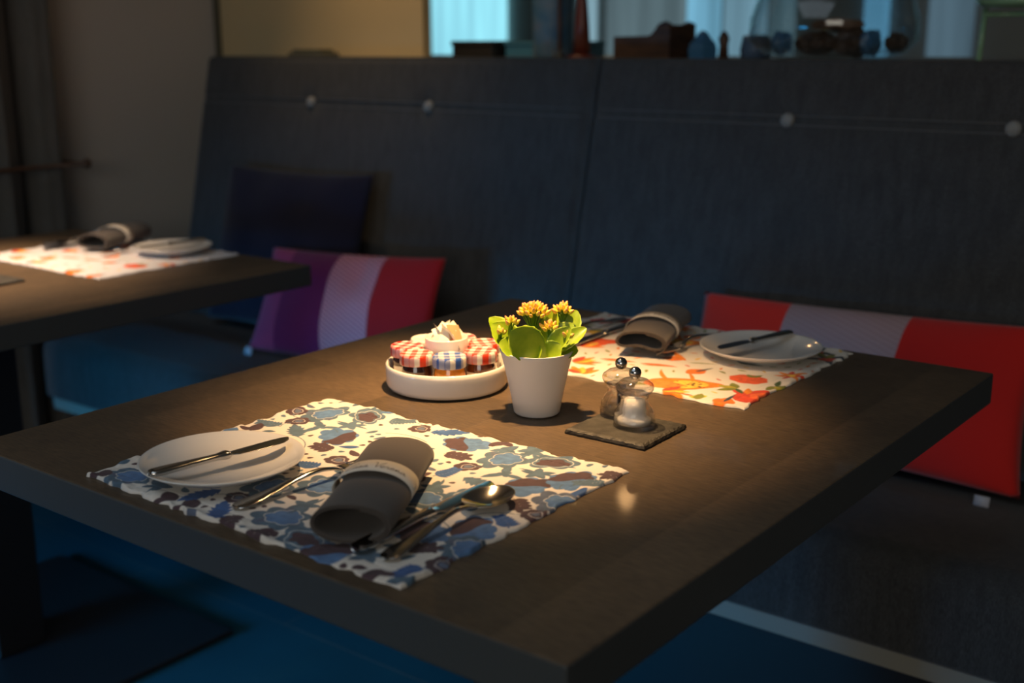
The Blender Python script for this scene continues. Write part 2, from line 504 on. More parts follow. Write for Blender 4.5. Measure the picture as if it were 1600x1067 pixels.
# ------------------------------------------------------------------ tables
def make_table(cx, cy, label):
    t = thing('restaurant_table', label, 'table', (cx, cy, 0))
    hx, hy = 0.40, 0.483
    tt = box('tabletop', (-hx, -hy, 0.7085), (hx, hy, 0.75), M_table, t, 0.0022, 2)
    tt.data.materials.append(M_edge)
    for p in tt.data.polygons:
        if abs(p.normal.z) < 0.9: p.material_index = 1
    box('pedestal_column', (-0.05, -0.05, 0.012), (0.05, 0.05, 0.7), M_black, t, 0.004)
    box('mounting_plate', (-0.2, -0.2, 0.7), (0.2, 0.2, 0.7085), M_black, t)
    box('base_plate', (-0.31, -0.31, 0), (0.31, 0.31, 0.012), M_black, t, 0.004)
    return t
make_table(-0.40, 0.483, 'dark wood table in front with blue and orange placemats and a potted plant')
make_table(-1.7077, 0.497, 'dark wood table behind on the left, cut off by the photo edge')

# ------------------------------------------------------------------ placemats
class Canvas:
    def __init__(s, W, H, step, base):
        s.nx = int(round(W / step)) + 1; s.ny = int(round(H / step)) + 1
        s.x = np.linspace(0, W, s.nx); s.y = np.linspace(0, H, s.ny)
        s.step = step; s.W = W; s.H = H
        s.c = np.ones((s.ny, s.nx, 3)) * np.array(base)
        s.occ = np.zeros((s.ny, s.nx), bool); s.k = 1.0
    def win(s, cx, cy, r):
        i0 = max(0, int((cx - r) / s.step)); i1 = min(s.nx, int((cx + r) / s.step) + 2)
        j0 = max(0, int((cy - r) / s.step)); j1 = min(s.ny, int((cy + r) / s.step) + 2)
        if i0 >= i1 or j0 >= j1: return None
        X, Y = np.meshgrid(s.x[i0:i1] - cx, s.y[j0:j1] - cy)
        return slice(j0, j1), slice(i0, i1), X, Y
    def put(s, sl, mask, col, wash=0.18, seed=0):
        a = np.clip(mask, 0, 1)[..., None]
        yy, xx = np.meshgrid(s.y[sl[0]], s.x[sl[1]], indexing='ij')
        t = 1 + wash * (vnoise(xx / 5.0, yy / 5.0, 7 + seed) - 0.5) * 2 + 0.5 * wash * (vnoise(xx / 1.6, yy / 1.6, 3) - 0.5)
        s.c[sl] = s.c[sl] * (1 - a) + a * np.array(col) * t[..., None]
        s.occ[sl] |= a[..., 0] > 0.4
    def polar(s, cx, cy, R, fn, col, rot=0, asp=1.0, ring=None, half=None, wash=0.18):
        R = R * s.k
        w_ = s.win(cx, cy, R * 1.5 * max(1, asp))
        if not w_: return
        j, i, X, Y = w_
        c, q = math.cos(rot), math.sin(rot)
        U = (X * c + Y * q) / asp; V = -X * q + Y * c
        r = np.hypot(U, V); th = np.arctan2(V, U)
        Rt = R * fn(th)
        if ring:
            m = 1 - np.abs(r - Rt) / ring
            m = np.clip(m * 1.6, 0, 1)
        else:
            m = (Rt - r) / (0.9 * s.step) + 0.5
        if half is not None:
            m = np.minimum(m, (half * (U * 0.8 + V * 0.6) + 0.08 * R * np.sin(V / R * 5)) / (0.9 * s.step) + 0.5)
        s.put((j, i), m, col, wash)
    def leaf(s, x0, y0, L, Wd, rot, col, serr=0, curve=0.0, tip=1.0):
        L, Wd = L * s.k, Wd * s.k
        cx, cy = x0 + math.cos(rot) * L / 2, y0 + math.sin(rot) * L / 2
        w_ = s.win(cx, cy, L * 0.65 + Wd)
        if not w_: return
        j, i, X, Y = w_
        c, q = math.cos(rot), math.sin(rot)
        U = (X * c + Y * q) / L + 0.5; V = -X * q + Y * c
        Uc = np.clip(U, 0, 1)
        V = V - curve * L * Uc * (1 - Uc)
        hw = Wd * np.power(np.clip(4 * Uc * (1 - Uc), 0, 1), 0.75 * tip) * (1.15 - 0.45 * Uc)
        if serr: hw = hw * (0.62 + 0.38 * np.abs(((Uc * serr) % 1.0) * 1.0))
        m = (hw - np.abs(V)) / (0.9 * s.step) + 0.5
        m = np.where((U < 0) | (U > 1), 0, m)
        s.put((j, i), m, col)
    def line(s, pts, w, col):
        for (x0, y0), (x1, y1) in zip(pts, pts[1:]):
            cx, cy = (x0 + x1) / 2, (y0 + y1) / 2
            L = math.hypot(x1 - x0, y1 - y0) + 1e-6
            w_ = s.win(cx, cy, L / 2 + w + 1)
            if not w_: continue
            j, i, X, Y = w_
            dx, dy = (x1 - x0) / L, (y1 - y0) / L
            U = X * dx + Y * dy; V = -X * dy + Y * dx
            d = np.hypot(np.maximum(np.abs(U) - L / 2, 0), V)
            s.put((j, i), (w - d) / (0.9 * s.step) + 0.5, col, 0.05)
    def arc(s, x, y, rot, L, bend, w, col):
        pts = []
        for k in range(9):
            pts.append((x, y)); x += math.cos(rot) * L / 8; y += math.sin(rot) * L / 8; rot += bend / 8
        s.line(pts, w, col); return pts

TEAL = (0.085, 0.145, 0.21); SKY = (0.09, 0.19, 0.38); BLUE = (0.04, 0.11, 0.30); WINE = (0.07, 0.038, 0.048); CREAM = (0.72, 0.68, 0.62); DUSK = (0.10, 0.13, 0.20)
def blue_motif(C, kind, x, y, k):
    R = random.Random(k * 17 + 3)
    rot = R.uniform(0, 2 * PI)
    lob = lambda n, a, p=0: (lambda th: 1 + 1.5 * a * (2 * np.abs(np.cos(n * th / 2 + p)) - 1.2) + 0.07 * np.cos(3 * th + 1) + 0.04 * np.cos(2 * th + k))
    green = TEAL if R.random() < 0.7 else BLUE
    if kind == 'big':
        C.polar(x, y, 17.5, lob(7, 0.09), TEAL if R.random() < 0.7 else DUSK, rot, 1.22)
        for q in range(3): C.leaf(x, y, 20, 4.5, rot + 2.1 * q, DUSK, curve=0.1)
        C.polar(x + 2, y + 2, 10.5, lob(7, 0.06), SKY, rot, 1.25)
        C.polar(x + 2, y + 2, 11.3, lob(7, 0.06), (0.6, 0.62, 0.62), rot, 1.25, ring=0.7)
    elif kind == 'cup':
        C.polar(x, y, 15, lob(6, 0.09), TEAL, rot, 1.25)
        C.leaf(x, y, 22, 3.5, rot + 2.6, TEAL, curve=.2); C.leaf(x, y, 22, 3.5, rot - .4, TEAL, curve=-.2)
        C.polar(x + 2, y - 2, 8, lob(5, 0.08), WINE, rot, 1.5)
        C.polar(x + 1, y - 1, 11, lob(5, 0.05), (0.6, 0.62, 0.6), rot, 1.3, ring=0.6)
    elif kind == 'tulip':
        C.polar(x, y, 16, lob(8, 0.07), SKY, rot, 1.25)
        C.polar(x, y, 15.2, lob(6, 0.05), WINE, rot, 1.2, half=1)
        C.arc(x - 14 * math.cos(rot), y - 14 * math.sin(rot), rot + PI, 14, 0.8, 0.6, green)
    elif kind == 'poppy':
        C.polar(x, y, 9.2, lob(7, 0.05), WINE, rot, 1.15)
        C.polar(x + 1, y + 1, 4.6, lob(5, 0.05), (0.5, 0.48, 0.48), rot, 1.1, ring=0.7)
        C.polar(x + 1, y + 1, 3.0, lob(5, 0.05), DUSK, rot, 1.1)
        C.arc(x + 8 * math.cos(rot), y + 8 * math.sin(rot), rot, 18, 1.2, 0.6, green)
    elif kind == 'star':
        for q in range(5):
            C.leaf(x, y, 14 if q % 2 else 12, 3.7, rot + q * 2 * PI / 5, TEAL)
        C.polar(x, y, 5, lob(5, 0.1), TEAL, rot)
        C.leaf(x, y, 19, 1.6, rot + 0.6, TEAL, curve=0.3); C.leaf(x, y, 18, 1.6, rot + 3.6, TEAL, curve=-0.3)
    elif kind == 'yleaf':
        C.leaf(x, y, 19, 4.0, rot + 0.5, TEAL, curve=0.15); C.leaf(x, y, 19, 4.0, rot + 2.6, TEAL, curve=-0.15)
        C.leaf(x + 2, y, 17, 3.2, rot - PI / 2, TEAL); C.polar(x, y, 5, lob(3, 0.2), TEAL, rot)
    elif kind == 'serr':
        C.leaf(x - 16 * math.cos(rot), y - 16 * math.sin(rot), 34, 9.5, rot, green, serr=6)
    elif kind == 'fern':
        pts = C.arc(x - 14 * math.cos(rot), y - 14 * math.sin(rot), rot, 30, 0.5, 0.8, green)
        for q, (px, py) in enumerate(pts[1:]):
            L = 10 - 0.6 * q
            for sg in (-1, 1): C.leaf(px, py, L, 1.9, rot + sg * 1.0 + 0.06 * q, green)
    elif kind == 'sprig':
        pts = C.arc(x - 11 * math.cos(rot), y - 11 * math.sin(rot), rot, 25, -0.5, 0.6, WINE)
        for q, (px, py) in enumerate(pts[1::2]):
            for sg in (-1, 1): C.leaf(px, py, 9.5, 3.3, rot + sg * 1.05 - 0.1 * q, WINE, tip=0.7)
        C.leaf(pts[-1][0], pts[-1][1], 8, 3, rot - 0.5, WINE, tip=0.7)
    elif kind == 'leafb':
        C.leaf(x - 8 * math.cos(rot), y - 8 * math.sin(rot), 18, 6.5, rot, WINE, tip=0.7)
        C.leaf(x, y, 13, 4, rot + 1.8, WINE, tip=0.7)
    elif kind == 'leafp':
        C.leaf(x - 10 * math.cos(rot), y - 10 * math.sin(rot), 22, 5.5, rot, SKY)
    elif kind == 'leaf':
        C.leaf(x - 12 * math.cos(rot), y - 12 * math.sin(rot), 25, 5.0, rot, BLUE if R.random() < 0.5 else TEAL, curve=0.2)
BLUE_SPOTS = [('big', 44, 289), ('cup', 91, 311), ('poppy', 39, 251), ('star', 99, 275), ('yleaf', 76, 252), ('serr', 69, 222), ('tulip', 116, 239), ('sprig', 134, 201), ('poppy', 172, 184), ('fern', 160, 157), ('poppy', 170, 315), ('serr', 201, 320), ('tulip', 246, 304), ('sprig', 258, 270), ('leafb', 275, 330), ('leaf', 292, 320), ('big', 308, 290), ('star', 318, 326), ('cup', 354, 314), ('poppy', 292, 250), ('fern', 288, 222), ('star', 362, 277), ('yleaf', 337, 256), ('serr', 326, 222), ('tulip', 376, 242), ('tulip', 400, 282), ('fern', 421, 290), ('sprig', 434, 317), ('leafb', 270, 198), ('star', 305, 186), ('big', 314, 155), ('cup', 352, 181), ('yleaf', 340, 124), ('sprig', 395, 203), ('leaf', 425, 259), ('big', 425, 226), ('poppy', 425, 187), ('fern', 417, 158), ('tulip', 402, 128), ('big', 426, 90), ('tulip', 372, 95), ('sprig', 389, 66), ('poppy', 427, 54), ('fern', 415, 30), ('leafb', 396, 10), ('leaf', 424, 8), ('star', 367, 30), ('big', 42, 24), ('leafb', 16, 10), ('leafb', 122, 12), ('leafb', 152, 14), ('star', 86, 26), ('poppy', 173, 51), ('serr', 140, 40), ('big', 245, 42), ('cup', 296, 22), ('star', 240, 76), ('sprig', 262, 10), ('sprig', 212, 12), ('big', 175, 90), ('fern', 24, 226), ('leafb', 20, 203), ('poppy', 10, 275), ('leafp', 9, 180), ('serr', 190, 15), ('tulip', 335, 10), ('leafp', 103, 336), ('fern', 133, 319), ('big', 110, 84), ('star', 73, 64), ('tulip', 78, 150), ('cup', 33, 150), ('yleaf', 205, 255), ('serr', 226, 215), ('leaf', 257, 145), ('sprig', 290, 80), ('tulip', 35, 95), ('cup', 220, 170), ('big', 215, 120), ('poppy', 130, 130)]
def paint_blue(C):
    fine = 0.6; C.k = 1.36
    for x, y, r, L, b in [(60, 40, 0.4, 60, 1.5), (380, 150, 1.2, 60, -1.5), (120, 180, 2.0, 60, 1.2), (300, 110, 0.2, 70, 1.0), (150, 280, 0.5, 60, -1), (400, 100, 2.2, 60, 1)]:
        C.arc(x, y, r, L, b, fine, TEAL)
    for k, (n, x, y) in enumerate(BLUE_SPOTS): blue_motif(C, n, x, y, k)
    C.k = 1.15
    R = random.Random(5); tries = 0
    while tries < 5000:
        tries += 1
        x, y = R.uniform(2, C.W - 2), R.uniform(2, C.H - 2)
        rad = R.choice((10, 7.5, 5.5))
        w_ = C.win(x, y, rad)
        if C.occ[w_[0], w_[1]].any(): continue
        rot = R.uniform(0, 2 * PI)
        if rad == 10:
            if R.random() < 0.5: C.leaf(x - 10 * math.cos(rot), y - 10 * math.sin(rot), 20, 4.5, rot, R.choice((TEAL, BLUE, WINE)), curve=0.2)
            else:
                for q in range(5): C.leaf(x, y, 9, 2.8, rot + q * 1.257, R.choice((TEAL, SKY)))
        elif rad == 7.5: C.leaf(x - 7 * math.cos(rot), y - 7 * math.sin(rot), 14, 3.4, rot, R.choice((TEAL, WINE, DUSK)), curve=0.3)
        else: C.polar(x, y, 2.3, lambda th: 1 + 0.1 * np.cos(3 * th), R.choice((WINE, TEAL)), rot, 1.3)

ORG = (0.75, 0.21, 0.012); RED = (0.62, 0.055, 0.02); YEL = (0.80, 0.50, 0.06); OLV = (0.20, 0.22, 0.03); NAV = (0.03, 0.05, 0.07)
ORANGE_SPOTS = [('leopard', 305, 48), ('pumpkin', 362, 118), ('pom', 413, 52), ('gleaf', 370, 70), ('rflower', 399, 166), ('dark', 398, 275), ('dark', 372, 300), ('osmall', 191, 274), ('osmall', 232, 151), ('dspray', 319, 183), ('feather', 202, 185), ('rstroke', 227, 102), ('flame', 317, 4), ('yg', 350, 6), ('flame', 147, 54), ('rblob', 100, 172), ('flame', 108, 130), ('rwhite', 27, 282), ('rwhite', 52, 306), ('gy', 58, 220), ('flame', 188, 10), ('gleaf', 250, 20), ('rstroke', 170, 90), ('osmall', 384, 12), ('gleaf', 404, 110), ('osmall', 290, 110), ('dspray', 260, 270), ('rflower', 300, 270), ('pumpkin', 130, 250), ('gleaf', 90, 300), ('flame', 40, 60), ('pom', 50, 110), ('gleaf', 20, 160), ('leopard', 180, 230), ('rflower', 150, 310), ('osmall', 350, 220), ('rblob', 330, 320), ('yg', 230, 310), ('flame', 90, 20), ('dark', 15, 235), ('stroke', 270, 150)]
def orange_motif(C, kind, x, y, k):
    R = random.Random(k * 31 + 5)
    rot = R.uniform(0, 2 * PI)
    lob = lambda n, a: (lambda th: 1 + a * np.cos(n * th))
    if kind == 'leopard':
        C.polar(x, y, 20, lambda th: 1 + 0.10 * np.cos(3 * th) + 0.05 * np.cos(5 * th), ORG, 0.5, 1.75)
        C.polar(x + 8, y + 4, 13, lob(3, 0.1), YEL, 0.5, 1.3)
        C.polar(x - 22, y - 14, 11, lob(3, 0.15), (0.9, 0.22, 0.03), 0.3, 1.8)
        C.leaf(x - 18, y + 2, 45, 2.6, 2.3, ORG, curve=0.3); C.leaf(x + 6, y + 16, 34, 2.2, 2.2, ORG, curve=-0.2)
        for q in range(22):
            a, r = R.uniform(0, 2 * PI), R.uniform(2, 19)
            C.polar(x + 10 + r * math.cos(a) * 1.2, y + 5 + r * math.sin(a) * 0.7, 1.3, lob(3, 0.2), (0.12, 0.05, 0.01))
    elif kind == 'pumpkin':
        C.polar(x, y, 15.5, lob(8, 0.04), (0.75, 0.10, 0.02), 0, 1.25)
        for q in (-1, 0, 1): C.polar(x + q * 8, y, 12, lob(2, 0.0), (0.55, 0.05, 0.01), 0, 0.45, ring=0.5)
        C.leaf(x, y + 10, 14, 3, 1.2, OLV); C.leaf(x, y + 10, 12, 3, 2.4, OLV)
    elif kind == 'pom':
        C.polar(x, y, 21, lambda th: 1 + 0.06 * np.cos(3 * th + 1), RED, 0.3, 1.25)
        C.polar(x + 5, y + 4, 11, lob(5, 0.06), (0.8, 0.13, 0.03), 0.4, 1.4)
        C.leaf(x - 22, y - 2, 22, 4, 2.6, RED); C.leaf(x - 20, y + 4, 20, 4, 2.0, ORG)
    elif kind == 'gleaf':
        for q in range(3): C.leaf(x, y, 20, 5, rot + q * 0.9, OLV if q != 1 else (0.42, 0.36, 0.03))
        C.leaf(x, y, 18, 3, rot + 3.3, (0.05, 0.10, 0.03))
    elif kind == 'rflower':
        for q in range(7): C.leaf(x, y, 17, 3.2, rot + q * 0.9, RED if q % 2 else ORG, curve=0.25)
        C.polar(x, y, 4, lob(5, 0.1), YEL)
    elif kind == 'dark':
        for q in range(4): C.leaf(x, y, 22, 4.5, rot + q * 1.5, NAV, curve=0.2)
        C.polar(x + 3, y - 4, 7, lob(5, 0.1), RED, rot, 1.2)
        C.leaf(x, y, 22, 4, rot + 0.8, OLV)
    elif kind == 'dspray':
        for q in range(6): C.leaf(x, y, 23, 2.6, rot + q * 0.42, (0.05, 0.09, 0.07))
    elif kind == 'feather':
        pts = C.arc(x - 20, y + 14, -0.8, 46, 0.3, 0.9, (0.1, 0.08, 0.06))
        for q, (px, py) in enumerate(pts):
            for sg in (-1, 1): C.leaf(px, py, 13, 2.1, -0.8 + sg * 0.9, (0.22, 0.17, 0.12) if q % 2 else (0.1, 0.14, 0.17))
    elif kind in ('rstroke', 'stroke'):
        C.leaf(x - 18, y, 40, 4, 0.25 if kind == 'rstroke' else 2.4, (0.8, 0.15, 0.04) if kind == 'rstroke' else ORG, curve=0.15)
        C.leaf(x - 10, y - 6, 30, 1.6, 0.4, OLV, curve=0.2)
    elif kind == 'flame':
        for q in range(5): C.leaf(x - 14, y, 26 + 4 * (q % 2), 5, rot * 0.3 + q * 0.38 - 0.6, (ORG, (0.85, 0.14, 0.02), YEL, ORG, RED)[q])
    elif kind == 'yg':
        C.leaf(x - 8, y - 3, 18, 6, 0.9, (0.42, 0.44, 0.02)); C.leaf(x + 2, y - 4, 18, 5, 1.8, OLV)
    elif kind == 'gy':
        C.leaf(x - 14, y, 30, 6, 0.5, OLV); C.polar(x, y - 6, 7, lob(5, 0.1), YEL, 0, 1.3)
    elif kind == 'rblob':
        C.polar(x, y, 14, lambda th: 1 + 0.15 * np.cos(3 * th), (0.75, 0.09, 0.02), 0.6, 1.5)
    elif kind == 'rwhite':
        for q in range(6): C.polar(x + 12 * math.cos(q * 1.05), y + 10 * math.sin(q * 1.05), 5.6, lob(4, 0.12), (0.6, 0.05, 0.04), q)
        C.polar(x, y, 3.5, lob(4, 0.1), RED)
    else:
        C.polar(x, y, 9.5, lob(4, 0.06), (0.75, 0.18, 0.02), rot, 1.2); C.leaf(x, y, 24, 2.2, rot, NAV)
def paint_orange(C, fill=True, skip=()):
    C.k = 1.32
    for k, (n, x, y) in enumerate(ORANGE_SPOTS):
        if n not in skip: orange_motif(C, n, x, y, k)
    C.k = 1.0
    R = random.Random(9); t = 0
    while t < (2500 if fill else 300):
        t += 1
        x, y = R.uniform(3, C.W - 3), R.uniform(3, C.H - 3); rad = R.choice((12, 9))
        w_ = C.win(x, y, rad)
        if C.occ[w_[0], w_[1]].any(): continue
        rot = R.uniform(0, 6.28)
        C.leaf(x - rad * .6 * math.cos(rot), y - rad * .6 * math.sin(rot), rad * 1.3, rad * 0.2, rot, R.choice((ORG, OLV, RED, YEL)), curve=0.2)
def paint_pale_orange(C):
    paint_orange(C, False, skip=('dark', 'dspray', 'gleaf', 'yg', 'gy', 'feather', 'pom', 'rwhite', 'leopard', 'rblob'))

def mat_mesh_material(name):
    m = mat(name, (0.8, 0.8, 0.8), 0.85, Sheen_Weight=0.1)
    a = N(m, 'ShaderNodeVertexColor'); a.layer_name = 'print'
    Lk(m, a.outputs['Color'], bsdf(m).inputs['Base Color'])
    n = noise(m, coords(m, (1400, 1400, 1400)), 1.0, 1)
    bump(m, n, 0.3, 0.0003)
    return m
M_printed = mat_mesh_material('printed_cotton')

def placemat(x0, y0, Wm, Hm, step, painter, base, wav, seed, label, name='placemat', rz=0.0, wave_near=1.0):
    C = Canvas(Wm, Hm, step, base)
    painter(C)
    X, Y = np.meshgrid(C.x, C.y)
    ed = np.minimum(np.minimum(X, Wm - X), np.minimum(Y, Hm - Y))
    hem = np.clip(1 - ed / 24.0, 0, 1)
    near = 1 + (wave_near - 1) * np.clip(1 - Y / 60.0, 0, 1)
    wr = (vnoise(X / 15.0, Y / 15.0, seed) - 0.5) * 2
    wr2 = (vnoise(X / 6.0, Y / 6.0, seed + 5) - 0.5) * 2
    wr3 = (vnoise(X / 48.0, Y / 48.0, seed + 9) - 0.5) * 2
    Z = 2.4 + hem * 3.2 * near * (0.3 + wr * 0.9 + 0.3 * wr2) * wav + 0.35 * wr3 + 0.12 * wr
    # stitched hem line, dimpled
    for d0, dep in ((22.0, 0.9),):
        Z -= dep * np.exp(-((ed - d0) / 1.3) ** 2) * (0.7 + 0.3 * np.sin(X * 1.2) * np.sin(Y * 1.2))
    # rounded border
    rb = np.clip(ed / 3.0, 0, 1)
    Z = np.maximum(Z, 1.3) * np.sqrt(np.clip(1 - (1 - rb) ** 2, 0, 1)) * 0.85 + 0.35 + Z * 0.0
    # wavy outline
    sgx = np.where(X < Wm / 2, -1, 1); sgy = np.where(Y < Hm / 2, -1, 1)
    wx = np.exp(-np.minimum(X, Wm - X) / 12.0); wy = np.exp(-np.minimum(Y, Hm - Y) / 12.0)
    ox = 2.0 * (vnoise(Y / 11.0, X * 0 + sgx * 3, seed + 2) - 0.5) + 1.4 * (vnoise(Y / 35.0, X * 0 + sgx * 3, seed + 3) - 0.5)
    oy = 2.0 * (vnoise(X / 11.0, Y * 0 + sgy * 5, seed + 4) - 0.5) + 1.4 * (vnoise(X / 35.0, Y * 0 + sgy * 5, seed + 6) - 0.5)
    PX = (X + ox * wx * 2.8 - Wm / 2) / 1000; PY = (Y + oy * wy * 2.8 - Hm / 2) / 1000
    V = np.stack([PX, PY, Z / 1000], -1).reshape(-1, 3)
    ny, nx = C.ny, C.nx
    idx = np.arange(nx * ny).reshape(ny, nx)
    F = np.stack([idx[:-1, :-1], idx[:-1, 1:], idx[1:, 1:], idx[1:, :-1]], -1).reshape(-1, 4)
    # skirt + underside
    loop = np.concatenate([idx[0, :-1], idx[:-1, -1], idx[-1, :0:-1], idx[:0:-1, 0]])
    nb = len(V)
    S = V[loop].copy(); S[:, 2] = 0.0001
    V = np.concatenate([V, S, [[0, 0, 0.0001]]])
    k = np.arange(len(loop)); k2 = (k + 1) % len(loop)
    F2 = np.stack([loop[k], nb + k, nb + k2, loop[k2]], -1)
    F3 = [(nb + int(a), nb + len(loop), nb + int(b)) for a, b in zip(k, k2)]
    me = bpy.data.meshes.new(name)
    me.from_pydata(V.tolist(), [], F.tolist() + F2.tolist() + F3)
    ca = me.color_attributes.new('print', 'FLOAT_COLOR', 'POINT')
    full = np.ones((len(V), 4)); full[:nb, :3] = np.clip(C.c.reshape(-1, 3), 0, 1); full[nb:, :3] = 0.4
    ca.data.foreach_set('color', full.astype(np.float32).ravel())
    o = link_mesh(name, me, M_printed, None, (x0 + Wm / 2000, y0 + Hm / 2000, 0.7502))
    o.rotation_euler = (0, 0, rz)
    return tag(o, label, 'placemat')
placemat(-0.607, 0.018, 432, 337, 0.75, paint_blue, CREAM, 1.0, 3, 'white placemat printed with blue and brown flowers at the front of the near table', wave_near=1.5)
placemat(-0.600, 0.620, 414, 333, 1.1, paint_orange, (0.74, 0.70, 0.63), 0.8, 8, 'white placemat with orange, red and green plants at the far side of the near table')
placemat(-1.926, 0.640, 415, 333, 2.2, paint_pale_orange, (0.66, 0.66, 0.70), 0.7, 21, 'white and orange printed placemat on the blurred table at the left')
TOP = 0.7502
MT = 0.7530     # placemat surface

# ------------------------------------------------------------------ plates
def plate(x, y, r, z, label, group=None):
    k = r / 0.082
    prof = [(0, .0035), (.030, .0035), (.052, .0042), (.066, .0075), (.077, .0128), (.0815, .0160), (.0822, .0168), (.0818, .0174),
            (.0805, .0172), (.076, .0148), (.065, .0100), (.050, .0068), (.030, .0060), (0, .0060)]
    prof = [(0, .0015), (.038, .0015), (.040, 0), (.043, 0), (.044, .0022)] + prof[2:]
    o = lathe('side_plate', [(a * k, b) for a, b in prof], M_plate, None, (x, y, z), 96)
    return tag(o, label, 'plate', group)
plate(-0.500, 0.106, 0.0822, MT, 'white side plate on the blue floral placemat, with a butter knife across it')
plate(-0.279, 0.853, 0.083, MT - .0004, 'white side plate on the orange and red placemat beside the red cushion')
plate(-1.626, 0.895, 0.079, MT, 'white side plate on the blurred table at the left')

# ------------------------------------------------------------------ cutlery
def loft(name, secs, m, parent, n=12):
    """secs: (s, half width, z centre, half thickness, dish depth, x shift)"""
    vs, fs = [], []
    for (s, w, z, t, D, xs) in secs:
        for k in range(2 * n):
            a = 2 * PI * k / (2 * n)
            cx = math.copysign(abs(math.cos(a)) ** 0.8, math.cos(a)); cz = math.copysign(abs(math.sin(a)) ** 0.8, math.sin(a))
            x = w * cx
            vs.append((x + xs, s, z + t * cz - D * (1 - cx * cx)))
    N2 = 2 * n
    for i in range(len(secs) - 1):
        for k in range(N2):
            k2 = (k + 1) % N2
            fs.append((i * N2 + k, i * N2 + k2, (i + 1) * N2 + k2, (i + 1) * N2 + k))
    fs.append(tuple(range(N2))); fs.append(tuple((len(secs) - 1) * N2 + k for k in range(N2))[::-1])
    return mesh(name, vs, fs, m, parent)
def interp(pts, n):
    """Catmull-free smooth resample of section tuples by cosine interpolation on the first item"""
    pts = np.array(pts, float); out = []
    s = np.linspace(pts[0, 0], pts[-1, 0], n)
    for v in s:
        i = min(np.searchsorted(pts[:, 0], v, side='right') - 1, len(pts) - 2)
        p0, p1, p2, p3 = pts[max(i - 1, 0)], pts[i], pts[i + 1], pts[min(i + 2, len(pts) - 1)]
        t = (v - p1[0]) / (p2[0] - p1[0])
        row = 0.5 * ((2 * p1) + (-p0 + p2) * t + (2 * p0 - 5 * p1 + 4 * p2 - p3) * t * t + (-p0 + 3 * p1 - 3 * p2 + p3) * t ** 3)
        row[0] = v; row[1] = max(row[1], 0.0003); row[3] = max(row[3], 0.0002)
        out.append(tuple(row))
    return out
def cutlery(kind, label, loc, rz, L=1.0, tilt=0.0, cat=None, roll=0.0, group=None):
    names = {'knife': 'table_knife', 'butter': 'butter_knife', 'fork': 'fork', 'spoon': 'spoon'}
    t = thing(names[kind], label, cat or ('knife' if kind in ('knife', 'butter') else kind), loc, rz, group)
    t.rotation_euler = (tilt, roll, rz)
    if kind == 'knife':
        loft('handle', interp([(0, .0045, .004, .0022, 0, 0), (.004, .0085, .004, .0035, 0, 0), (.02, .0092, .0042, .0040, 0, 0), (.05, .0072, .0042, .0040, 0, 0), (.085, .0055, .0045, .0036, 0, 0), (.10, .0062, .0045, .0038, 0, 0), (.104, .0068, .0045, .0030, 0, 0)], 40), M_steel, t)
        loft('blade', interp([(.103, .0062, .0045, .0014, 0, 0), (.112, .0085, .0042, .0010, 0, .001), (.15, .0098, .0035, .0008, 0, .001), (.185, .0088, .0030, .0007, 0, .0002), (.197, .0055, .0028, .0006, 0, -.002), (.2, .001, .0028, .0005, 0, -.0045)], 40), M_steel, t)
    elif kind == 'butter':
        loft('handle', interp([(0, .0035, .003, .002, 0, 0), (.003, .0072, .003, .0032, 0, 0), (.015, .0078, .003, .0036, 0, 0), (.045, .0058, .003, .0034, 0, 0), (.072, .0045, .003, .0032, 0, 0), (.08, .0058, .003, .0042, 0, 0), (.084, .0058, .003, .0040, 0, 0), (.086, .0046, .003, .0026, 0, 0)], 40), M_steel, t)
        loft('blade', interp([(.085, .0045, .003, .0012, 0, 0), (.094, .0075, .0032, .0008, 0, .001), (.12, .0090, .0034, .0007, 0, .001), (.143, .0085, .0036, .0007, 0, 0), (.153, .0050, .0036, .0006, 0, -.0025), (.156, .001, .0036, .0005, 0, -.005)], 40), M_steel, t)
    elif kind == 'spoon':
        loft('handle', interp([(0, .003, .0030, .0010, 0, 0), (.004, .0085, .0032, .0014, 0, 0), (.018, .0095, .0045, .0015, 0, 0), (.04, .0068, .0062, .0016, 0, 0), (.075, .0036, .0105, .0019, 0, 0), (.10, .0026, .0125, .0021, 0, 0), (.118, .0030, .0100, .0018, 0, 0), (.125, .0046, .0085, .0013, .0008, 0)], 50), M_steel, t)
        rows = []
        for k in range(31):
            u = k / 30
            w = 0.0222 * math.sqrt(max(0, 1 - (abs(2 * u - 1 + 0.10 * math.sin(PI * u))) ** 2.15)) * (1 - 0.06 * (u - 0.5))
            w = max(w, 0.0045 if u < 0.3 else 0.0006)
            dd = 0.0078 * math.sin(PI * min(1, u * 1.04)) ** 0.85
            rows.append((.122 + .060 * u, w, .0092 + 0.0010 * u, .0006, dd, 0))
        loft('bowl', rows, M_steel, t, 16)
    else:
        loft('handle', interp([(0, .003, .0030, .0010, 0, 0), (.004, .0085, .0032, .0014, 0, 0), (.018, .0095, .0045, .0015, 0, 0), (.04, .0068, .0070, .0016, 0, 0), (.075, .0036, .0120, .0019, 0, 0), (.10, .0028, .0135, .0021, 0, 0), (.118, .0040, .0105, .0016, 0, 0), (.128, .0105, .0080, .0010, .0004, 0), (.140, .0120, .0070, .0009, .0006, 0), (.143, .0118, .0070, .0009, .0006, 0)], 50), M_steel, t)
        for q in range(4):
            x = (-1.5 + q) * 0.0063
            tube('tine', [(x, .141, .0068), (x, .155, .0066), (x * 0.98, .175, .0072), (x * 0.95, .188, .0095)], [.0019, .0018, .0015, .0007], M_steel, t, 8)
    if L != 1.0: t.scale = (L, L, L)
    return t
cutlery('butter', 'butter knife lying across the plate on the blue floral placemat', (-0.508, 0.024, 0.7702), math.radians(-11.5), tilt=0.006)
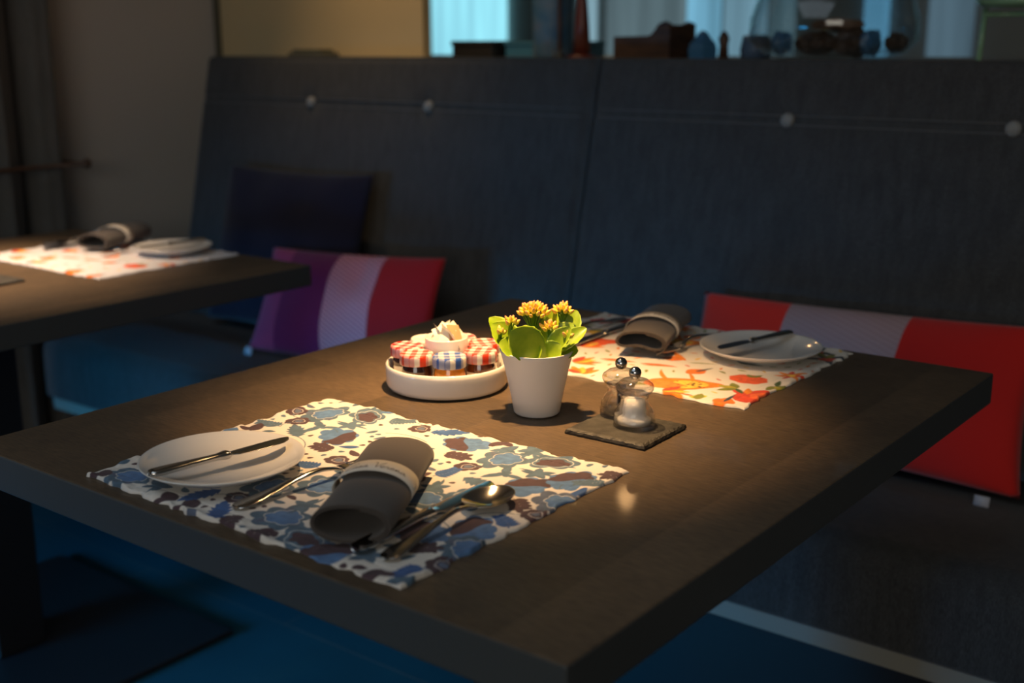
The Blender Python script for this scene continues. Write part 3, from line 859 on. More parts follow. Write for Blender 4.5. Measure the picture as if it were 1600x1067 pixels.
cutlery('fork', 'silver fork on the blue floral placemat, its head hidden behind the napkin roll', (-0.410, 0.045, MT - .0005), math.radians(-6))
cutlery('knife', 'silver table knife lying right of the front napkin roll, under the spoon bowl', (-0.250, 0.042, MT + .0006), math.radians(2.5))
cutlery('spoon', 'silver spoon beside the table knife on the blue floral placemat', (-0.219, 0.046, MT), math.radians(3.5))
cutlery('butter', 'butter knife lying across the plate on the orange and red placemat', (-0.272, 0.932, 0.7700), math.radians(167), tilt=0.006)
cutlery('fork', 'silver fork between napkin roll and plate on the orange and red placemat', (-0.372, 0.945, MT - .0008), math.radians(174))
cutlery('knife', 'silver table knife left of the napkin roll on the orange and red placemat', (-0.515, 0.930, MT - .0004), math.radians(179))
cutlery('spoon', 'silver spoon on the shaded end of the orange and red placemat, at its outer edge', (-0.548, 0.930, MT - .0004), math.radians(177))
cutlery('butter', 'butter knife lying across the plate on the blurred left table', (-1.622, 0.972, 0.7698), math.radians(176), tilt=0.006)
cutlery('fork', 'silver fork on the blurred left table between napkin roll and plate', (-1.712, 0.965, MT), math.radians(180))
cutlery('knife', 'silver table knife on the blurred left table, next to the napkin roll', (-1.872, 0.950, MT), math.radians(180))
cutlery('spoon', 'silver spoon on the blurred left table, outermost on the placemat', (-1.905, 0.950, MT), math.radians(181))

# ------------------------------------------------------------------ napkin rolls
STROKES = None
def script_text():
    """handwritten 'Casa Verena' as polylines, x along the writing, y 0..1 x-height about .42"""
    S = []
    def smooth(p, n=6):
        P = [Vector((a, b)) for a, b in p]; out = []
        for i in range(len(P) - 1):
            p0, p1, p2, p3 = P[max(i - 1, 0)], P[i], P[i + 1], P[min(i + 2, len(P) - 1)]
            for k in range(n):
                t = k / n
                out.append(0.5 * ((2 * p1) + (-p0 + p2) * t + (2 * p0 - 5 * p1 + 4 * p2 - p3) * t * t + (-p0 + 3 * p1 - 3 * p2 + p3) * t ** 3))
        out.append(P[-1]); return [(v.x, v.y) for v in out]
    def add(x, p): S.append(smooth([(x + a, b) for a, b in p]))
    add(0.0, [(1.15, .85), (1.0, 1.0), (.6, .85), (.15, .45), (.05, .1), (.35, -.02), (.8, .12)])                                  # C
    a = [(.42, .34), (.2, .38), (.02, .15), (.12, .0), (.36, .16), (.42, .36), (.38, .08), (.5, .0), (.66, .12)]
    s_ = [(.0, .1), (.2, .38), (.16, .2), (.2, .04), (.0, .0), (.25, .02), (.42, .12)]
    add(.85, a); add(1.5, s_); add(1.9, a)
    add(2.9, [(.0, .85), (.15, .98), (.3, .8), (.42, .02), (.75, .6), (1.1, 1.02)])                                               # V
    e = [(.0, .12), (.3, .22), (.28, .4), (.08, .32), (.05, .06), (.25, -.02), (.5, .12)]
    r = [(.0, .1), (.12, .36), (.2, .32), (.34, .34), (.3, .08), (.42, .0), (.55, .12)]
    n = [(.0, .08), (.1, .34), (.12, .02), (.26, .34), (.36, .3), (.36, .05), (.46, .0), (.6, .1)]
    add(3.75, e); add(4.25, r); add(4.8, e); add(5.3, n); add(5.9, a)
    return S
def napkin(x, y, az, label, dent=0.0, text=True, a=0.036, b=0.0185, Ln=0.185, seed=0):
    """az: direction of the roll's axis, measured from +y towards -x"""
    t = thing('napkin_roll', label, 'napkin', (x, y, MT + 0.0022), az)
    # rolled sheet: a spiral of two and a bit turns, local axis +y
    nv, nu = 40, 180
    turns = 2.35
    vs, fs = [], []
    def sec(phi_total, v, extra=0.0):
        """point on the spiral; returns x,z"""
        lay = phi_total / (2 * PI)
        sh = 0.0019 * lay
        g = phi_total - 0.9
        fl = 1.0
        mid = math.exp(-((v - 0.45) / 0.28) ** 2)
        aa = a - sh + extra; bb = b - sh + extra
        cx, cz = math.cos(g), math.sin(g)
        x_ = aa * math.copysign(abs(cx) ** 0.92, cx)
        z_ = bb * math.copysign(abs(cz) ** 0.92, cz)
        if z_ > 0: z_ *= 1 - 0.10 * mid - dent * 0.42 * math.exp(-((x_ / aa - 0.05) / 0.35) ** 2) * (1 - v) ** 2 * 0
        if dent and z_ < 0: z_ += dent * 0.62 * b * math.exp(-((x_ / aa + 0.1) / 0.75) ** 2) * (1 - v) * min(1, lay * 2.2)
        x_ += 0.0012 * math.sin(v * 5 + seed)
        return x_, z_ + b
    th = 0.0011
    for side in (0, 1):
        for j in range(nv + 1):
            v = j / nv
            for i in range(nu + 1):
                ph = turns * 2 * PI * i / nu
                X, Z = sec(ph, v, 0.0 if side == 0 else -th)
                vs.append((X, v * Ln + 0.0015 * math.sin(ph * 1.0 + seed) * (1 if v in (0, 1) else 0), Z))
    W = nu + 1; off = (nv + 1) * W
    for j in range(nv):
        for i in range(nu):
            q = j * W + i
            fs.append((q, q + 1, q + W + 1, q + W)); fs.append((off + q, off + q + W, off + q + W + 1, off + q + 1))
    for i in range(nu):
        fs.append((i, off + i, off + i + 1, i + 1)); q = nv * W + i
        fs.append((q, q + 1, off + q + 1, off + q))
    for j in range(nv):
        q = j * W; fs.append((q, q + W, off + q + W, off + q)); q = j * W + nu
        fs.append((q, off + q, off + q + W, q + W))
    mesh('napkin_cloth', vs, fs, M_napkin, t)
    # paper band standing slightly proud of the roll
    A, B = a + 0.0014, b + 0.0026
    v0, v1 = 0.40 * Ln, 0.555 * Ln
    vs, fs = [], []
    n = 96
    def bp(g, yy, off=0.0):
        cx, cz = math.cos(g), math.sin(g)
        px = (A + off) * cx; pz = (B + off) * cz + B - 0.0012
        return (px, yy, pz)
    for off in (0, 0.0004):
        for yy in (v0, v1):
            for i in range(n): vs.append(bp(2 * PI * i / n, yy, off))
    for i in range(n):
        j = (i + 1) % n
        fs += [(2 * n + i, 2 * n + j, 3 * n + j, 3 * n + i), (i, n + i, n + j, j), (i, j, 2 * n + j, 2 * n + i), (n + i, 3 * n + i, 3 * n + j, n + j)]
    bd = mesh('paper_band', vs, fs, M_band, t)
    if text:
        vs, fs = [], []
        unit = 0.0118; xh = 0.0130
        # arc length table
        gs = [PI - 0.30 - k * 0.004 for k in range(700)]
        pos = [0.0]
        for k in range(1, len(gs)):
            p, q = bp(gs[k - 1], 0), bp(gs[k], 0)
            pos.append(pos[-1] + math.hypot(p[0] - q[0], p[2] - q[2]))
        def at(sx, yy): return bp(float(np.interp(sx, pos, gs)), yy, 0.00055)
        hw = 0.00034
        def ribbon(pts, hw=hw):
            for (x0, y0), (x1, y1) in zip(pts, pts[1:]):
                dx, dy = x1 - x0, y1 - y0; L = math.hypot(dx, dy)
                if L < 1e-7: continue
                nx_, ny_ = -dy / L * hw, dx / L * hw
                k = len(vs)
                for (px, py) in ((x0 - nx_, y0 - ny_), (x1 - nx_, y1 - ny_), (x1 + nx_, y1 + ny_), (x0 + nx_, y0 + ny_)): vs.append(at(px, py))
                fs.append((k, k + 1, k + 2, k + 3))
        base = v0 + 0.3 * (v1 - v0)
        for st in script_text():
            ribbon([(0.0125 + 0.76 * u * unit + 0.12 * w_ * unit, base + w_ * xh) for u, w_ in st])
        # small leafy mark before the name
        for q in range(6):
            an = q * 1.05 + 0.3
            ribbon([(0.0045, base + 0.002), (0.0045 + 0.0026 * math.cos(an), base + 0.002 + 0.0026 * math.sin(an))], 0.00075)
        tm = mesh('lettering', vs, fs, M_ink, bd)
        tm['label'] = 'handwritten name and small leaf mark in black'
    return t
AZ = math.atan2(0.49, 0.87)
napkin(-0.263, 0.050, AZ, 'grey napkin roll with cream paper band on the blue floral placemat in front')
napkin(-0.405, 0.742, math.radians(19), 'grey napkin roll with cream paper band on the orange and red placemat', dent=1.0, seed=2)
napkin(-1.768, 0.800, math.radians(26), 'grey napkin roll with cream paper band on the blurred left table', dent=0.3, text=False, seed=4)

# ------------------------------------------------------------------ tray with jars, cup and sugar
TC = Vector((-0.533, 0.490, TOP))
tr = lathe('round_tray', [(0, .001), (.070, .001), (.0745, .003), (.0768, .008), (.0772, .027), (.0768, .0315), (.0752, .0328), (.0737, .0315), (.0732, .009), (.071, .0055), (.067, .0045), (0, .0045)], M_ceramic, None, TC, 96)
tag(tr, 'round white ceramic tray holding small jam jars beside the potted plant', 'tray')
FLZ = TC.z + 0.0047
def jar(ang, lidm, jamm, label, R=0.0503, rz=0.0, has_label=True):
    a = math.radians(ang)
    t = thing('jam_jar', label, 'jam jar', (TC.x + R * math.cos(a), TC.y + R * math.sin(a), FLZ), rz, 'small jars on the round tray')
    t.scale = (1, 1, 1.16)
    lathe('glass_body', [(0, .001), (.0165, .001), (.0188, .004), (.0195, .008), (.0195, .021), (.0185, .026), (.0172, .029), (.0172, .034), (0, .034)], jamm, t, None, 40)
    lathe('lid', [(.0185, .0295), (.0205, .0298), (.0212, .031), (.0212, .0385), (.0205, .0405), (.0188, .0415), (.0182, .0408), (0, .0404)], lidm, t, None, 48)
    if has_label:
        vs, fs = [], []
        for k in range(17):
            g = -1.0 + 2.0 * k / 16 - 0.9 - rz
            for z in (.0065, .0205): vs.append((.0197 * math.cos(g), .0197 * math.sin(g), z))
        for k in range(16): fs.append((2 * k, 2 * k + 2, 2 * k + 3, 2 * k + 1))
        mesh('paper_label', vs, fs, M_label, t)
    return t
jar(212, M_lid_red, M_jam_dark, 'dark jam jar with bright red checked lid, leftmost on the tray', rz=0.3)
jar(264, M_lid_orange, M_jam_dark, 'dark jam jar with orange-red checked lid at the tray front, left of the blue lid', rz=0.6, has_label=False)
jar(315, M_lid_blue, M_honey, 'amber honey jar with blue and white checked lid', rz=0.75, has_label=False)
jar(7, M_lid_orange, M_jam_brown, 'brown jam jar with orange-red checked lid at the right front, beside the plant pot', rz=0.5)
jar(58.5, M_lid_orange, M_jam_brown, 'jam jar with orange-red checked lid behind the right front jar', rz=0.9)
jar(110, M_lid_red, M_jam_dark, 'jam jar with red lid mostly hidden behind the sugar cup', rz=0.2)
jar(161, M_lid_cream, M_jam_brown, 'small jar with plain cream lid, back left of the sugar cup', rz=0.2)
CUPH = 0.060
cup = lathe('sugar_cup', [(0, .001), (.021, .001), (.0235, .003), (.0262, .03), (.0272, CUPH - .002), (.0268, CUPH), (.0255, CUPH - .001), (.0245, .03), (.0215, .006), (0, .005)], M_ceramic, None, (TC.x, TC.y, FLZ), 64)
tag(cup, 'small white ceramic cup of sugar packets standing in the middle of the tray', 'cup')
def packet(dx, dy, z, rx, ry, rz, m, label, bow=0.003):
    W_, H_ = 0.022, 0.040
    vs, fs = [], []
    nu, nv = 8, 10
    for side in (1, -1):
        for j in range(nv + 1):
            for i in range(nu + 1):
                u, v = i / nu, j / nv
                puff = 0.0016 * math.sin(PI * u) * math.sin(PI * v)
                vs.append(((u - .5) * W_, (v - .5) * H_, bow * math.sin(PI * v) + side * (puff + 0.00015)))
    W2 = nu + 1; off = (nv + 1) * W2
    for j in range(nv):
        for i in range(nu):
            q = j * W2 + i
            fs.append((q, q + 1, q + W2 + 1, q + W2)); fs.append((off + q, off + q + W2, off + q + W2 + 1, off + q + 1))
    o = mesh('sugar_packet', vs, fs, m, None, (TC.x + dx, TC.y + dy, FLZ + z))
    o.rotation_euler = (rx, ry, rz)
    tag(o, label, 'sugar packet', 'sugar packets in the cup')
    return o
pk = [(-0.006, -0.004, .056, 1.15, 0.5, 0.3, M_packet), (0.004, -0.006, .057, 0.9, -0.35, 0.9, M_packet), (0.010, 0.004, .055, 1.2, 0.2, 1.5, M_packet2),
      (-0.004, 0.007, .056, 1.35, -0.5, -0.2, M_packet), (0.002, 0.001, .060, 0.75, 0.9, 0.5, M_packet), (0.009, -0.002, .058, 1.0, 0.55, 2.3, M_packet), (-0.010, 0.001, .054, 1.2, -0.2, 2.6, M_packet)]
PL = ['cream paper sugar packet leaning left in the white cup', 'cream sugar packet with red print at the front of the cup', 'tan brown sugar packet at the right rim of the cup',
      'cream sugar packet standing at the back of the cup', 'cream sugar packet on top of the others in the cup', 'cream sugar packet sticking up to the right in the cup', 'cream sugar packet against the left rim of the cup']
for k, (p, l) in enumerate(zip(pk, PL)):
    o = packet(*p, l)
    if k == 1:
        vs, fs = [], []
        for q in range(5):      # red printed strokes
            x = -0.007 + q * 0.0032
            b0 = len(vs)
            vs += [(x, -.012, .0030), (x + .0016, -.012, .0030), (x + .0026, -.004, .0048), (x + .0010, -.004, .0048)]
            fs.append((b0, b0 + 1, b0 + 2, b0 + 3))
        mesh('red_print', vs, fs, M_packet_red, o)['label'] = 'red printed strokes'

# ------------------------------------------------------------------ potted kalanchoe
PC = Vector((-0.373, 0.466, TOP))
plant = thing('potted_kalanchoe', 'small flowering succulent with yellow-pink buds in a matte white tapered pot', 'potted plant', PC)
PH = 0.077
lathe('pot', [(0, .001), (.0255, .001), (.0272, .003), (.030, .02), (.0375, .055), (.0425, PH - .002), (.0432, PH), (.0408, PH), (.0398, PH - .003), (.035, .05), (.027, .02), (0, .012)], M_pot, plant, None, 80)
lathe('soil', [(0, .064), (.02, .066), (.0368, .063), (.036, .055), (0, .05)], M_soil, plant, None, 32)
RV = Vector((.789, .614, 0)); TV = Vector((.614, -.789, 0)); UV = Vector((0, 0, 1))     # sideways, towards the seats in front, up
def leaf(base, tip, width, nrm, cup_=0.2, bend=0.15, notch=True):
    base = RV * base[0] + TV * base[1] + UV * base[2]
    tip = RV * tip[0] + TV * tip[1] + UV * tip[2]
    nrm = (RV * nrm[0] + TV * nrm[1] + UV * nrm[2]).normalized()
    ax = tip - base; L = ax.length; ax.normalize()
    sd = ax.cross(nrm).normalized(); nn = sd.cross(ax).normalized()
    vs, fs = [], []
    nu, nv = 10, 18
    for side in (1, -1):
        for j in range(nv + 1):
            v = j / nv
            hw = width / 2 * (math.sin(PI * min(1, v * 0.96 + 0.04) ** 1.35) ** 0.62) + 0.0006
            if v < 0.12: hw = max(0.0022, hw * (0.35 + 5 * v))
            if v > 0.98: hw = 0.0012
            wob = 1 + 0.035 * math.sin(v * 40)
            for i in range(nu + 1):
                u = -1 + 2 * i / nu
                th_ = 0.0009 * (1 - u * u) * min(1, 6 * (1 - v) + .1)
                p = base + ax * (v * L) + sd * (u * hw * wob) + nn * (cup_ * hw * u * u - bend * L * (v * v) + side * th_ + bend * L * v * .6)
                vs.append(p)
    W2 = nu + 1; off = (nv + 1) * W2
    for j in range(nv):
        for i in range(nu):
            q = j * W2 + i
            fs.append((q, q + 1, q + W2 + 1, q + W2)); fs.append((off + q, off + q + W2, off + q + W2 + 1, off + q + 1))
        q = j * W2; fs.append((q, q + W2, off + q + W2, off + q)); q = j * W2 + nu; fs.append((q, off + q, off + q + W2, q + W2))
    return mesh('leaf', vs, fs, M_leaf, plant)
R0 = PH - 0.004
leaf((.010, .024, R0), (-.030, .040, R0 + .034), .040, (-.25, 1, .45), .10, .10)         # big front leaf
leaf((.008, .014, R0), (.037, .026, R0 + .035), .021, (-.5, 1, .35), .3, .1)
leaf((-.018, .006, R0), (-.051, .006, R0 + .036), .034, (.4, .8, .6), .3, .12)
leaf((-.022, -.004, R0), (-.054, -.012, R0 + .040), .030, (.6, .6, .4), .3, .12)
leaf((-.014, .016, R0 + .002), (-.043, .024, R0 + .018), .024, (-.2, .9, .8), .2, .1)
leaf((.018, .002, R0), (.046, -.010, R0 + .048), .032, (-.3, 1, .3), .25, .12)
leaf((.012, .020, R0 - .002), (.056, .010, R0 + .032), .020, (-.5, .9, .5), .45, .10)
leaf((.008, .020, R0 - .002), (.026, .027, R0 + .016), .024, (.0, 1, .7), .3, .12)
leaf((.008, .0, R0), (.020, -.004, R0 + .052), .022, (-.6, 1, .1), .25, .1)
leaf((.014, .004, R0), (.040, .006, R0 + .036), .028, (.0, .9, .8), .25, .2)
leaf((-.004, .020, R0), (.004, .034, R0 + .012), .022, (.0, 1, .8), .2, .15)
leaf((.02, .006, R0), (.047, .012, R0 + .006), .024, (.2, .7, .9), .2, .15)
leaf((0, -.016, R0), (-.008, -.040, R0 + .024), .034, (0, -.6, 1), .2, .2)
leaf((-.01, -.014, R0), (-.038, -.032, R0 + .030), .032, (.3, -.3, 1), .2, .2)
leaf((.014, -.014, R0), (.036, -.034, R0 + .028), .032, (-.3, -.3, 1), .2, .2)
leaf((-.006, .004, R0), (-.026, .012, R0 + .030), .024, (.4, .7, .8), .2, .15)
leaf((-.010, .010, R0), (-.014, .020, R0 + .026), .022, (.1, .8, .8), .2, .15)
bud_mesh = None
def bud(p, d, L, r):
    global bud_mesh
    if bud_mesh is None:
        o = lathe('bud', [(0, 0), (.42, .04), (.85, .22), (1, .42), (.82, .66), (.42, .88), (0, 1)], M_bud, plant, None, 10)
        bud_mesh = o
    else:
        o = bud_mesh.copy(); COL.objects.link(o); o.parent = plant
    o.location = p; o.scale = (r, r, L)
    o.rotation_mode = 'QUATERNION'; o.rotation_quaternion = Vector((0, 0, 1)).rotation_difference(d)
def cluster(c, rad, n, seed, stem_from, open_=0):
    R = random.Random(seed)
    C0 = RV * c[0] + TV * c[1] + UV * c[2]
    sf = RV * stem_from[0] + TV * stem_from[1] + UV * stem_from[2]
    mid = C0 - UV * rad * 1.25
    tube('flower_stem', [sf, (sf + mid) / 2 + Vector((0, 0, .002)), mid], .0014, M_stem, plant, 7)
    for k in range(n):
        # golden spiral over the upper dome
        t_ = (k + .5) / n
        el = PI / 2 - t_ * 1.45; az = k * 2.39996 + seed
        d = Vector((math.cos(el) * math.cos(az), math.cos(el) * math.sin(az), math.sin(el)))
        p = C0 + Vector((d.x * rad, d.y * rad, d.z * rad * 0.75)) * R.uniform(.82, 1.0)
        dd = (d + UV * 0.5).normalized()
        base = p - dd * 0.004
        tube('bud_stalk', [mid + d * .0015, (mid + base) / 2, base], [.0008, .0006, .0006], M_stem, plant, 5)
        bud(base, dd, R.uniform(.0075, .0105), R.uniform(.0022, .0030))
cluster((-.004, .000, R0 + .044), .018, 46, 1, (0, 0, R0 - .008))
cluster((.030, -.006, R0 + .046), .011, 16, 2, (.006, -.004, R0 - .008))
cluster((-.030, .008, R0 + .036), .008, 8, 3, (-.008, 0, R0 - .008))
cluster((-.042, .012, R0 + .026), .006, 5, 4, (-.01, .004, R0 - .008))
cluster((.014, .010, R0 + .030), .009, 14, 5, (.004, .003, R0 - .008))
cluster((.034, .022, R0 + .024), .005, 4, 6, (.01, .01, R0 - .008))

# ------------------------------------------------------------------ slate boards, salt and pepper mills
def slate(cx, cy, sx, sy, rz, label):
    R = random.Random(int(abs(cx) * 1000))
    n = 28
    top, bot = [], []
    per = []
    for k in range(n): per.append((-1 + 2 * k / n, -1))
    for k in range(n): per.append((1, -1 + 2 * k / n))
    for k in range(n): per.append((1 - 2 * k / n, 1))
    for k in range(n): per.append((-1, 1 - 2 * k / n))
    rings = [(1.0, 0.0), (1.015, 0.002), (0.995, 0.0045), (0.955, 0.0058), (0.90, 0.0062)]
    vs, fs = [], []
    for q, (s, z) in enumerate(rings):
        for (x, y) in per:
            j = R.uniform(-.012, .012) * (1 if q < 4 else .2)
            vs.append(((x * (s + j)) * sx / 2, (y * (s + j)) * sy / 2, z + (R.uniform(-.0005, .0005) if 0 < q < 4 else 0)))
    m_ = len(per)
    for q in range(len(rings) - 1):
        for k in range(m_):
            k2 = (k + 1) % m_
            fs.append((q * m_ + k, q * m_ + k2, (q + 1) * m_ + k2, (q + 1) * m_ + k))
    fs.append(tuple(range(m_))[::-1]); fs.append(tuple((len(rings) - 1) * m_ + k for k in range(m_)))
    o = mesh('slate_board', vs, fs, M_slate, None, (cx, cy, TOP), smooth=False)
    o.rotation_euler = (0, 0, rz)
    return tag(o, label, 'slate board')
slate(-0.252, 0.470, 0.101, 0.093, math.radians(1.5), 'square black slate board under the two clear mills')
slate(-1.650, 0.500, 0.100, 0.092, math.radians(2), 'black slate board at the left photo edge on the blurred table')
ST = TOP + 0.0064
def mill(x, y, z, content, label):
    t = thing('salt_mill' if content is M_salt else 'pepper_mill', label, 'salt mill' if content is M_salt else 'pepper mill', (x, y, z), 0, 'clear mills on the slate boards')
    outer = [(0, 0), (.0228, 0), (.0235, .001), (.0235, .0085), (.0222, .0105), (.0226, .0125), (.0222, .0165), (.0195, .0215), (.0158, .0270), (.0148, .0320), (.0166, .0345), (.0160, .0372)]
    lathe('clear_body', outer + [(.0145, .0370), (.0133, .0320), (.0142, .0270), (.0178, .0205), (.0200, .0155), (.0200, .0035), (0, .003)], M_acrylic, t, None, 56)
    vs = [(.0150, .0376), (.0188, .0390), (.0210, .0425), (.0216, .0462), (.0200, .0492), (.0172, .0508), (.0150, .0530), (.0105, .0545), (.0060, .0552), (0, .0552)]
    lathe('clear_head', [(0, .0376)] + vs, M_acrylic, t, None, 56)
    if content is M_salt:
        lathe('salt', [(0, .0038), (.0185, .0038), (.0188, .0082), (.0150, .0105), (.0130, .0130), (.0135, .0180), (.0125, .0240), (.0110, .0310), (0, .0345)], M_salt, t, None, 32)
    else:
        lathe('peppercorn_filling', [(0, .0040), (.0190, .0040), (.0190, .0080), (.0150, .0105), (0, .012)], M_pepper, t, None, 32)
        lathe('grinder_shaft', [(0, .004), (.0040, .004), (.0040, .030), (.0065, .0325), (.0065, .037), (0, .037)], M_black, t, None, 20)
    rr = .0070
    lathe('steel_ball', [(rr * math.sin(PI * k / 16), .0612 - rr * math.cos(PI * k / 16)) for k in range(17)], M_steel2, t, None, 28)
    return t
mill(-0.2450, 0.4760, ST, M_salt, 'clear salt mill with white salt, in front on the slate board')
mill(-0.2795, 0.5010, ST, M_pepper, 'clear pepper mill standing behind the salt mill')
mill(-1.6500, 0.4800, ST, M_salt, 'clear mill at the left photo edge on the blurred table')

# ------------------------------------------------------------------ cushions
def stripes(name, stops):
    m = mat(name, (1, 1, 1), 0.92, Sheen_Weight=0.2)
    uv = N(m, 'ShaderNodeUVMap'); uv.uv_map = 'UVMap'
    sp = N(m, 'ShaderNodeSeparateXYZ'); Lk(m, uv.outputs[0], sp.inputs[0])
    r = N(m, 'ShaderNodeValToRGB'); r.color_ramp.interpolation = 'CONSTANT'
    e = r.color_ramp.elements
    while len(e) < len(stops): e.new(0.5)
    for i, (p, c) in enumerate(stops): e[i].position = p; e[i].color = (*c, 1)
    Lk(m, sp.outputs[0], r.inputs[0])
    return m, r.outputs[0], uv.outputs[0], sp
def knit(m, base, uvv, sp, u0, u1, c1, c2):
    """slanting knit ribs inside one stripe"""
    wv = N(m, 'ShaderNodeTexWave'); wv.inputs['Scale'].default_value = 1.0; wv.inputs['Distortion'].default_value = 0.4
    mp = N(m, 'ShaderNodeMapping'); mp.inputs['Scale'].default_value = (16, 9, 1); mp.inputs['Rotation'].default_value = (0, 0, -1.1)
    Lk(m, uvv, mp.inputs[0]); Lk(m, mp.outputs[0], wv.inputs['Vector'])
    c = ramp(m, wv.outputs['Color'], [(0.2, c1), (0.8, c2)])
    g1 = N(m, 'ShaderNodeMath', operation='GREATER_THAN'); g1.inputs[1].default_value = u0; Lk(m, sp.outputs[0], g1.inputs[0])
    g2 = N(m, 'ShaderNodeMath', operation='LESS_THAN'); g2.inputs[1].default_value = u1; Lk(m, sp.outputs[0], g2.inputs[0])
    mm = N(m, 'ShaderNodeMath', operation='MULTIPLY'); Lk(m, g1.outputs[0], mm.inputs[0]); Lk(m, g2.outputs[0], mm.inputs[1])
    Lk(m, mixcol(m, mm.outputs[0], base, c), bsdf(m).inputs['Base Color'])
    bump(m, noise(m, coords(m, (300, 300, 300)), 1, 2), 0.4, 0.001)
m1, o1, uv1, sp1 = stripes('striped_wool', [(0, (0.42, 0.04, 0.13)), (0.17, (0.20, 0.004, 0.075)), (0.46, (0.3, 0.15, 0.2)), (0.72, (0.50, 0.004, 0.007))])
knit(m1, o1, uv1, sp1, 0.46, 0.72, (0.55, 0.13, 0.20), (0.88, 0.36, 0.36))
m2, o2, uv2, sp2 = stripes('red_grey_wool', [(0, (0.85, 0.025, 0.008)), (0.30, (0.22, 0.15, 0.16)), (0.66, (0.62, 0.010, 0.004))])
knit(m2, o2, uv2, sp2, 0.30, 0.66, (0.42, 0.26, 0.26), (0.46, 0.30, 0.30))

def cushion(TL, TR, BL, BR, thick, m, label, seed, pinch=0.05, tagpos=None, sag=0.0):
    TL, TR, BL, BR = map(Vector, (TL, TR, BL, BR))
    cen = (TL + TR + BL + BR) / 4
    nn = ((TR - TL).cross(TL - BL)).normalized()
    if nn.y > 0: nn = -nn       # the face turned to the room
    n = 44
    vs, fs, uvs = [], [], []
    for side in (1, -1):
        for j in range(n + 1):
            for i in range(n + 1):
                u, v = i / n, j / n
                # sides curve in between the corners
                uu = u + pinch * (0.5 - u) * 2 * (4 * v * (1 - v)) * 0.5
                vv = v + pinch * (0.5 - v) * 2 * (4 * u * (1 - u)) * 0.5
                p = (BL * (1 - uu) + BR * uu) * (1 - vv) + (TL * (1 - uu) + TR * uu) * vv
                h = (max(0, 1 - abs(2 * u - 1) ** 2.4) * max(0, 1 - abs(2 * v - 1) ** 2.4)) ** 0.55
                wr = float(vnoise(np.array(u * 6.0), np.array(v * 4.0), seed) - 0.5) * 0.012 * h
                wr += 0.005 * h * math.sin(u * 16 + seed) * math.exp(-((v - 1) / .25) ** 2)
                if sag: wr -= 0.02 * math.exp(-(((u - sag) / .06) ** 2 + ((v - .78) / .2) ** 2))
                p = p + nn * (side * (thick / 2 * h) + (wr if side == 1 else 0))
                vs.append(p - cen); uvs.append((u, v))
    W2 = n + 1; off = W2 * W2
    for j in range(n):
        for i in range(n):
            q = j * W2 + i
            fs.append((q, q + 1, q + W2 + 1, q + W2)); fs.append((off + q, off + q + W2, off + q + W2 + 1, off + q + 1))
    me = bpy.data.meshes.new('cushion')
    me.from_pydata([tuple(v) for v in vs], [], fs)
    uvl = me.uv_layers.new(name='UVMap')
    d = []
    for l in me.loops: d += list(uvs[l.vertex_index])
    uvl.data.foreach_set('uv', d)
    bm = bmesh.new(); bm.from_mesh(me); bmesh.ops.remove_doubles(bm, verts=bm.verts[:], dist=1e-5); bm.to_mesh(me); bm.free()
    o = link_mesh('cushion', me, m, None, cen)
    tag(o, label, 'cushion')
    if tagpos is not None:
        p = Vector(tagpos) - cen
        vs = [p + Vector((-.012, 0, 0)), p + Vector((.012, 0, 0)), p + Vector((.012, -.004, -.018)), p + Vector((-.012, -.004, -.018))]
        tg = mesh('care_tag', [v + Vector((0, k * .0012, 0)) for k in (0, 1) for v in vs], [(0, 1, 2, 3), (7, 6, 5, 4), (0, 4, 5, 1), (1, 5, 6, 2), (2, 6, 7, 3), (3, 7, 4, 0)], M_tag, o)
        tg['label'] = 'small white care tag'
    return o
cushion((-1.79, 1.305, .694), (-1.265, 1.335, .718), (-1.748, 1.175, .476), (-1.20, 1.19, .476), 0.10, m1,
        'cushion with pink, purple, knitted mauve and red stripes in front of the navy cushion', 3, tagpos=(-1.735, 1.165, .482), sag=.60)
cushion((-2.095, 1.44, .868), (-1.575, 1.44, .872), (-2.075, 1.315, .482), (-1.555, 1.315, .482), 0.08, M_navy,
        'dark navy cushion leaning on the backrest behind the striped cushion', 7)
cushion((-0.672, 1.41, .703), (-0.045, 1.40, .722), (-0.660, 1.27, .480), (-0.025, 1.262, .476), 0.11, m2,
        'red cushion with a wide grey-pink middle stripe behind the right end of the near table', 12, pinch=.04, tagpos=(-0.075, 1.235, .478))

# ------------------------------------------------------------------ things on the ledge behind the bench
LZ = 1.1325
def rbox(name, x0, x1, y0, y1, z1, m, label, cat, bev=0.004):
    o = box(name, (x0, y0, LZ), (x1, y1, z1), m, None, bev)
    return tag(o, label, cat)
M_greybox = mat('grey_green_card', (0.10, 0.10, 0.075), 0.8)
M_tealbox = mat('dark_teal_lacquer', (0.04, 0.16, 0.26), 0.4)
M_blackbox = mat('black_lacquer', (0.012, 0.010, 0.010), 0.5)
t = thing('menu_box', 'small grey-green box on the ledge before the cream wall', 'box', (-2.055, 1.71, LZ))
box('tray_body', (-.068, -.03, 0), (.068, .03, .014), M_greybox, t, .002); box('lid', (-.055, -.027, .014), (.05, .027, .022), M_greybox, t, .002)
t = thing('storage_box', 'low black box on the ledge under the bright blue window', 'box', (-1.728 + 0.09, 1.98, LZ))
box('body', (-.085, -.08, 0), (.050, .08, .030), M_blackbox, t, .003); box('lid', (-.088, -.083, .030), (.053, .083, .042), M_blackbox, t, .002)
t = thing('storage_box', 'low dark teal box on the ledge left of the mauve vase', 'box', (-1.455, 2.02, LZ))
box('body', (-.12, -.08, 0), (.085, .08, .030), M_tealbox, t, .003); box('lid', (-.124, -.083, .030), (.088, .083, .040), M_tealbox, t, .002)
M_vase = mat('mottled_blue_mauve_ceramic', (0.15, 0.22, 0.28), 0.5)
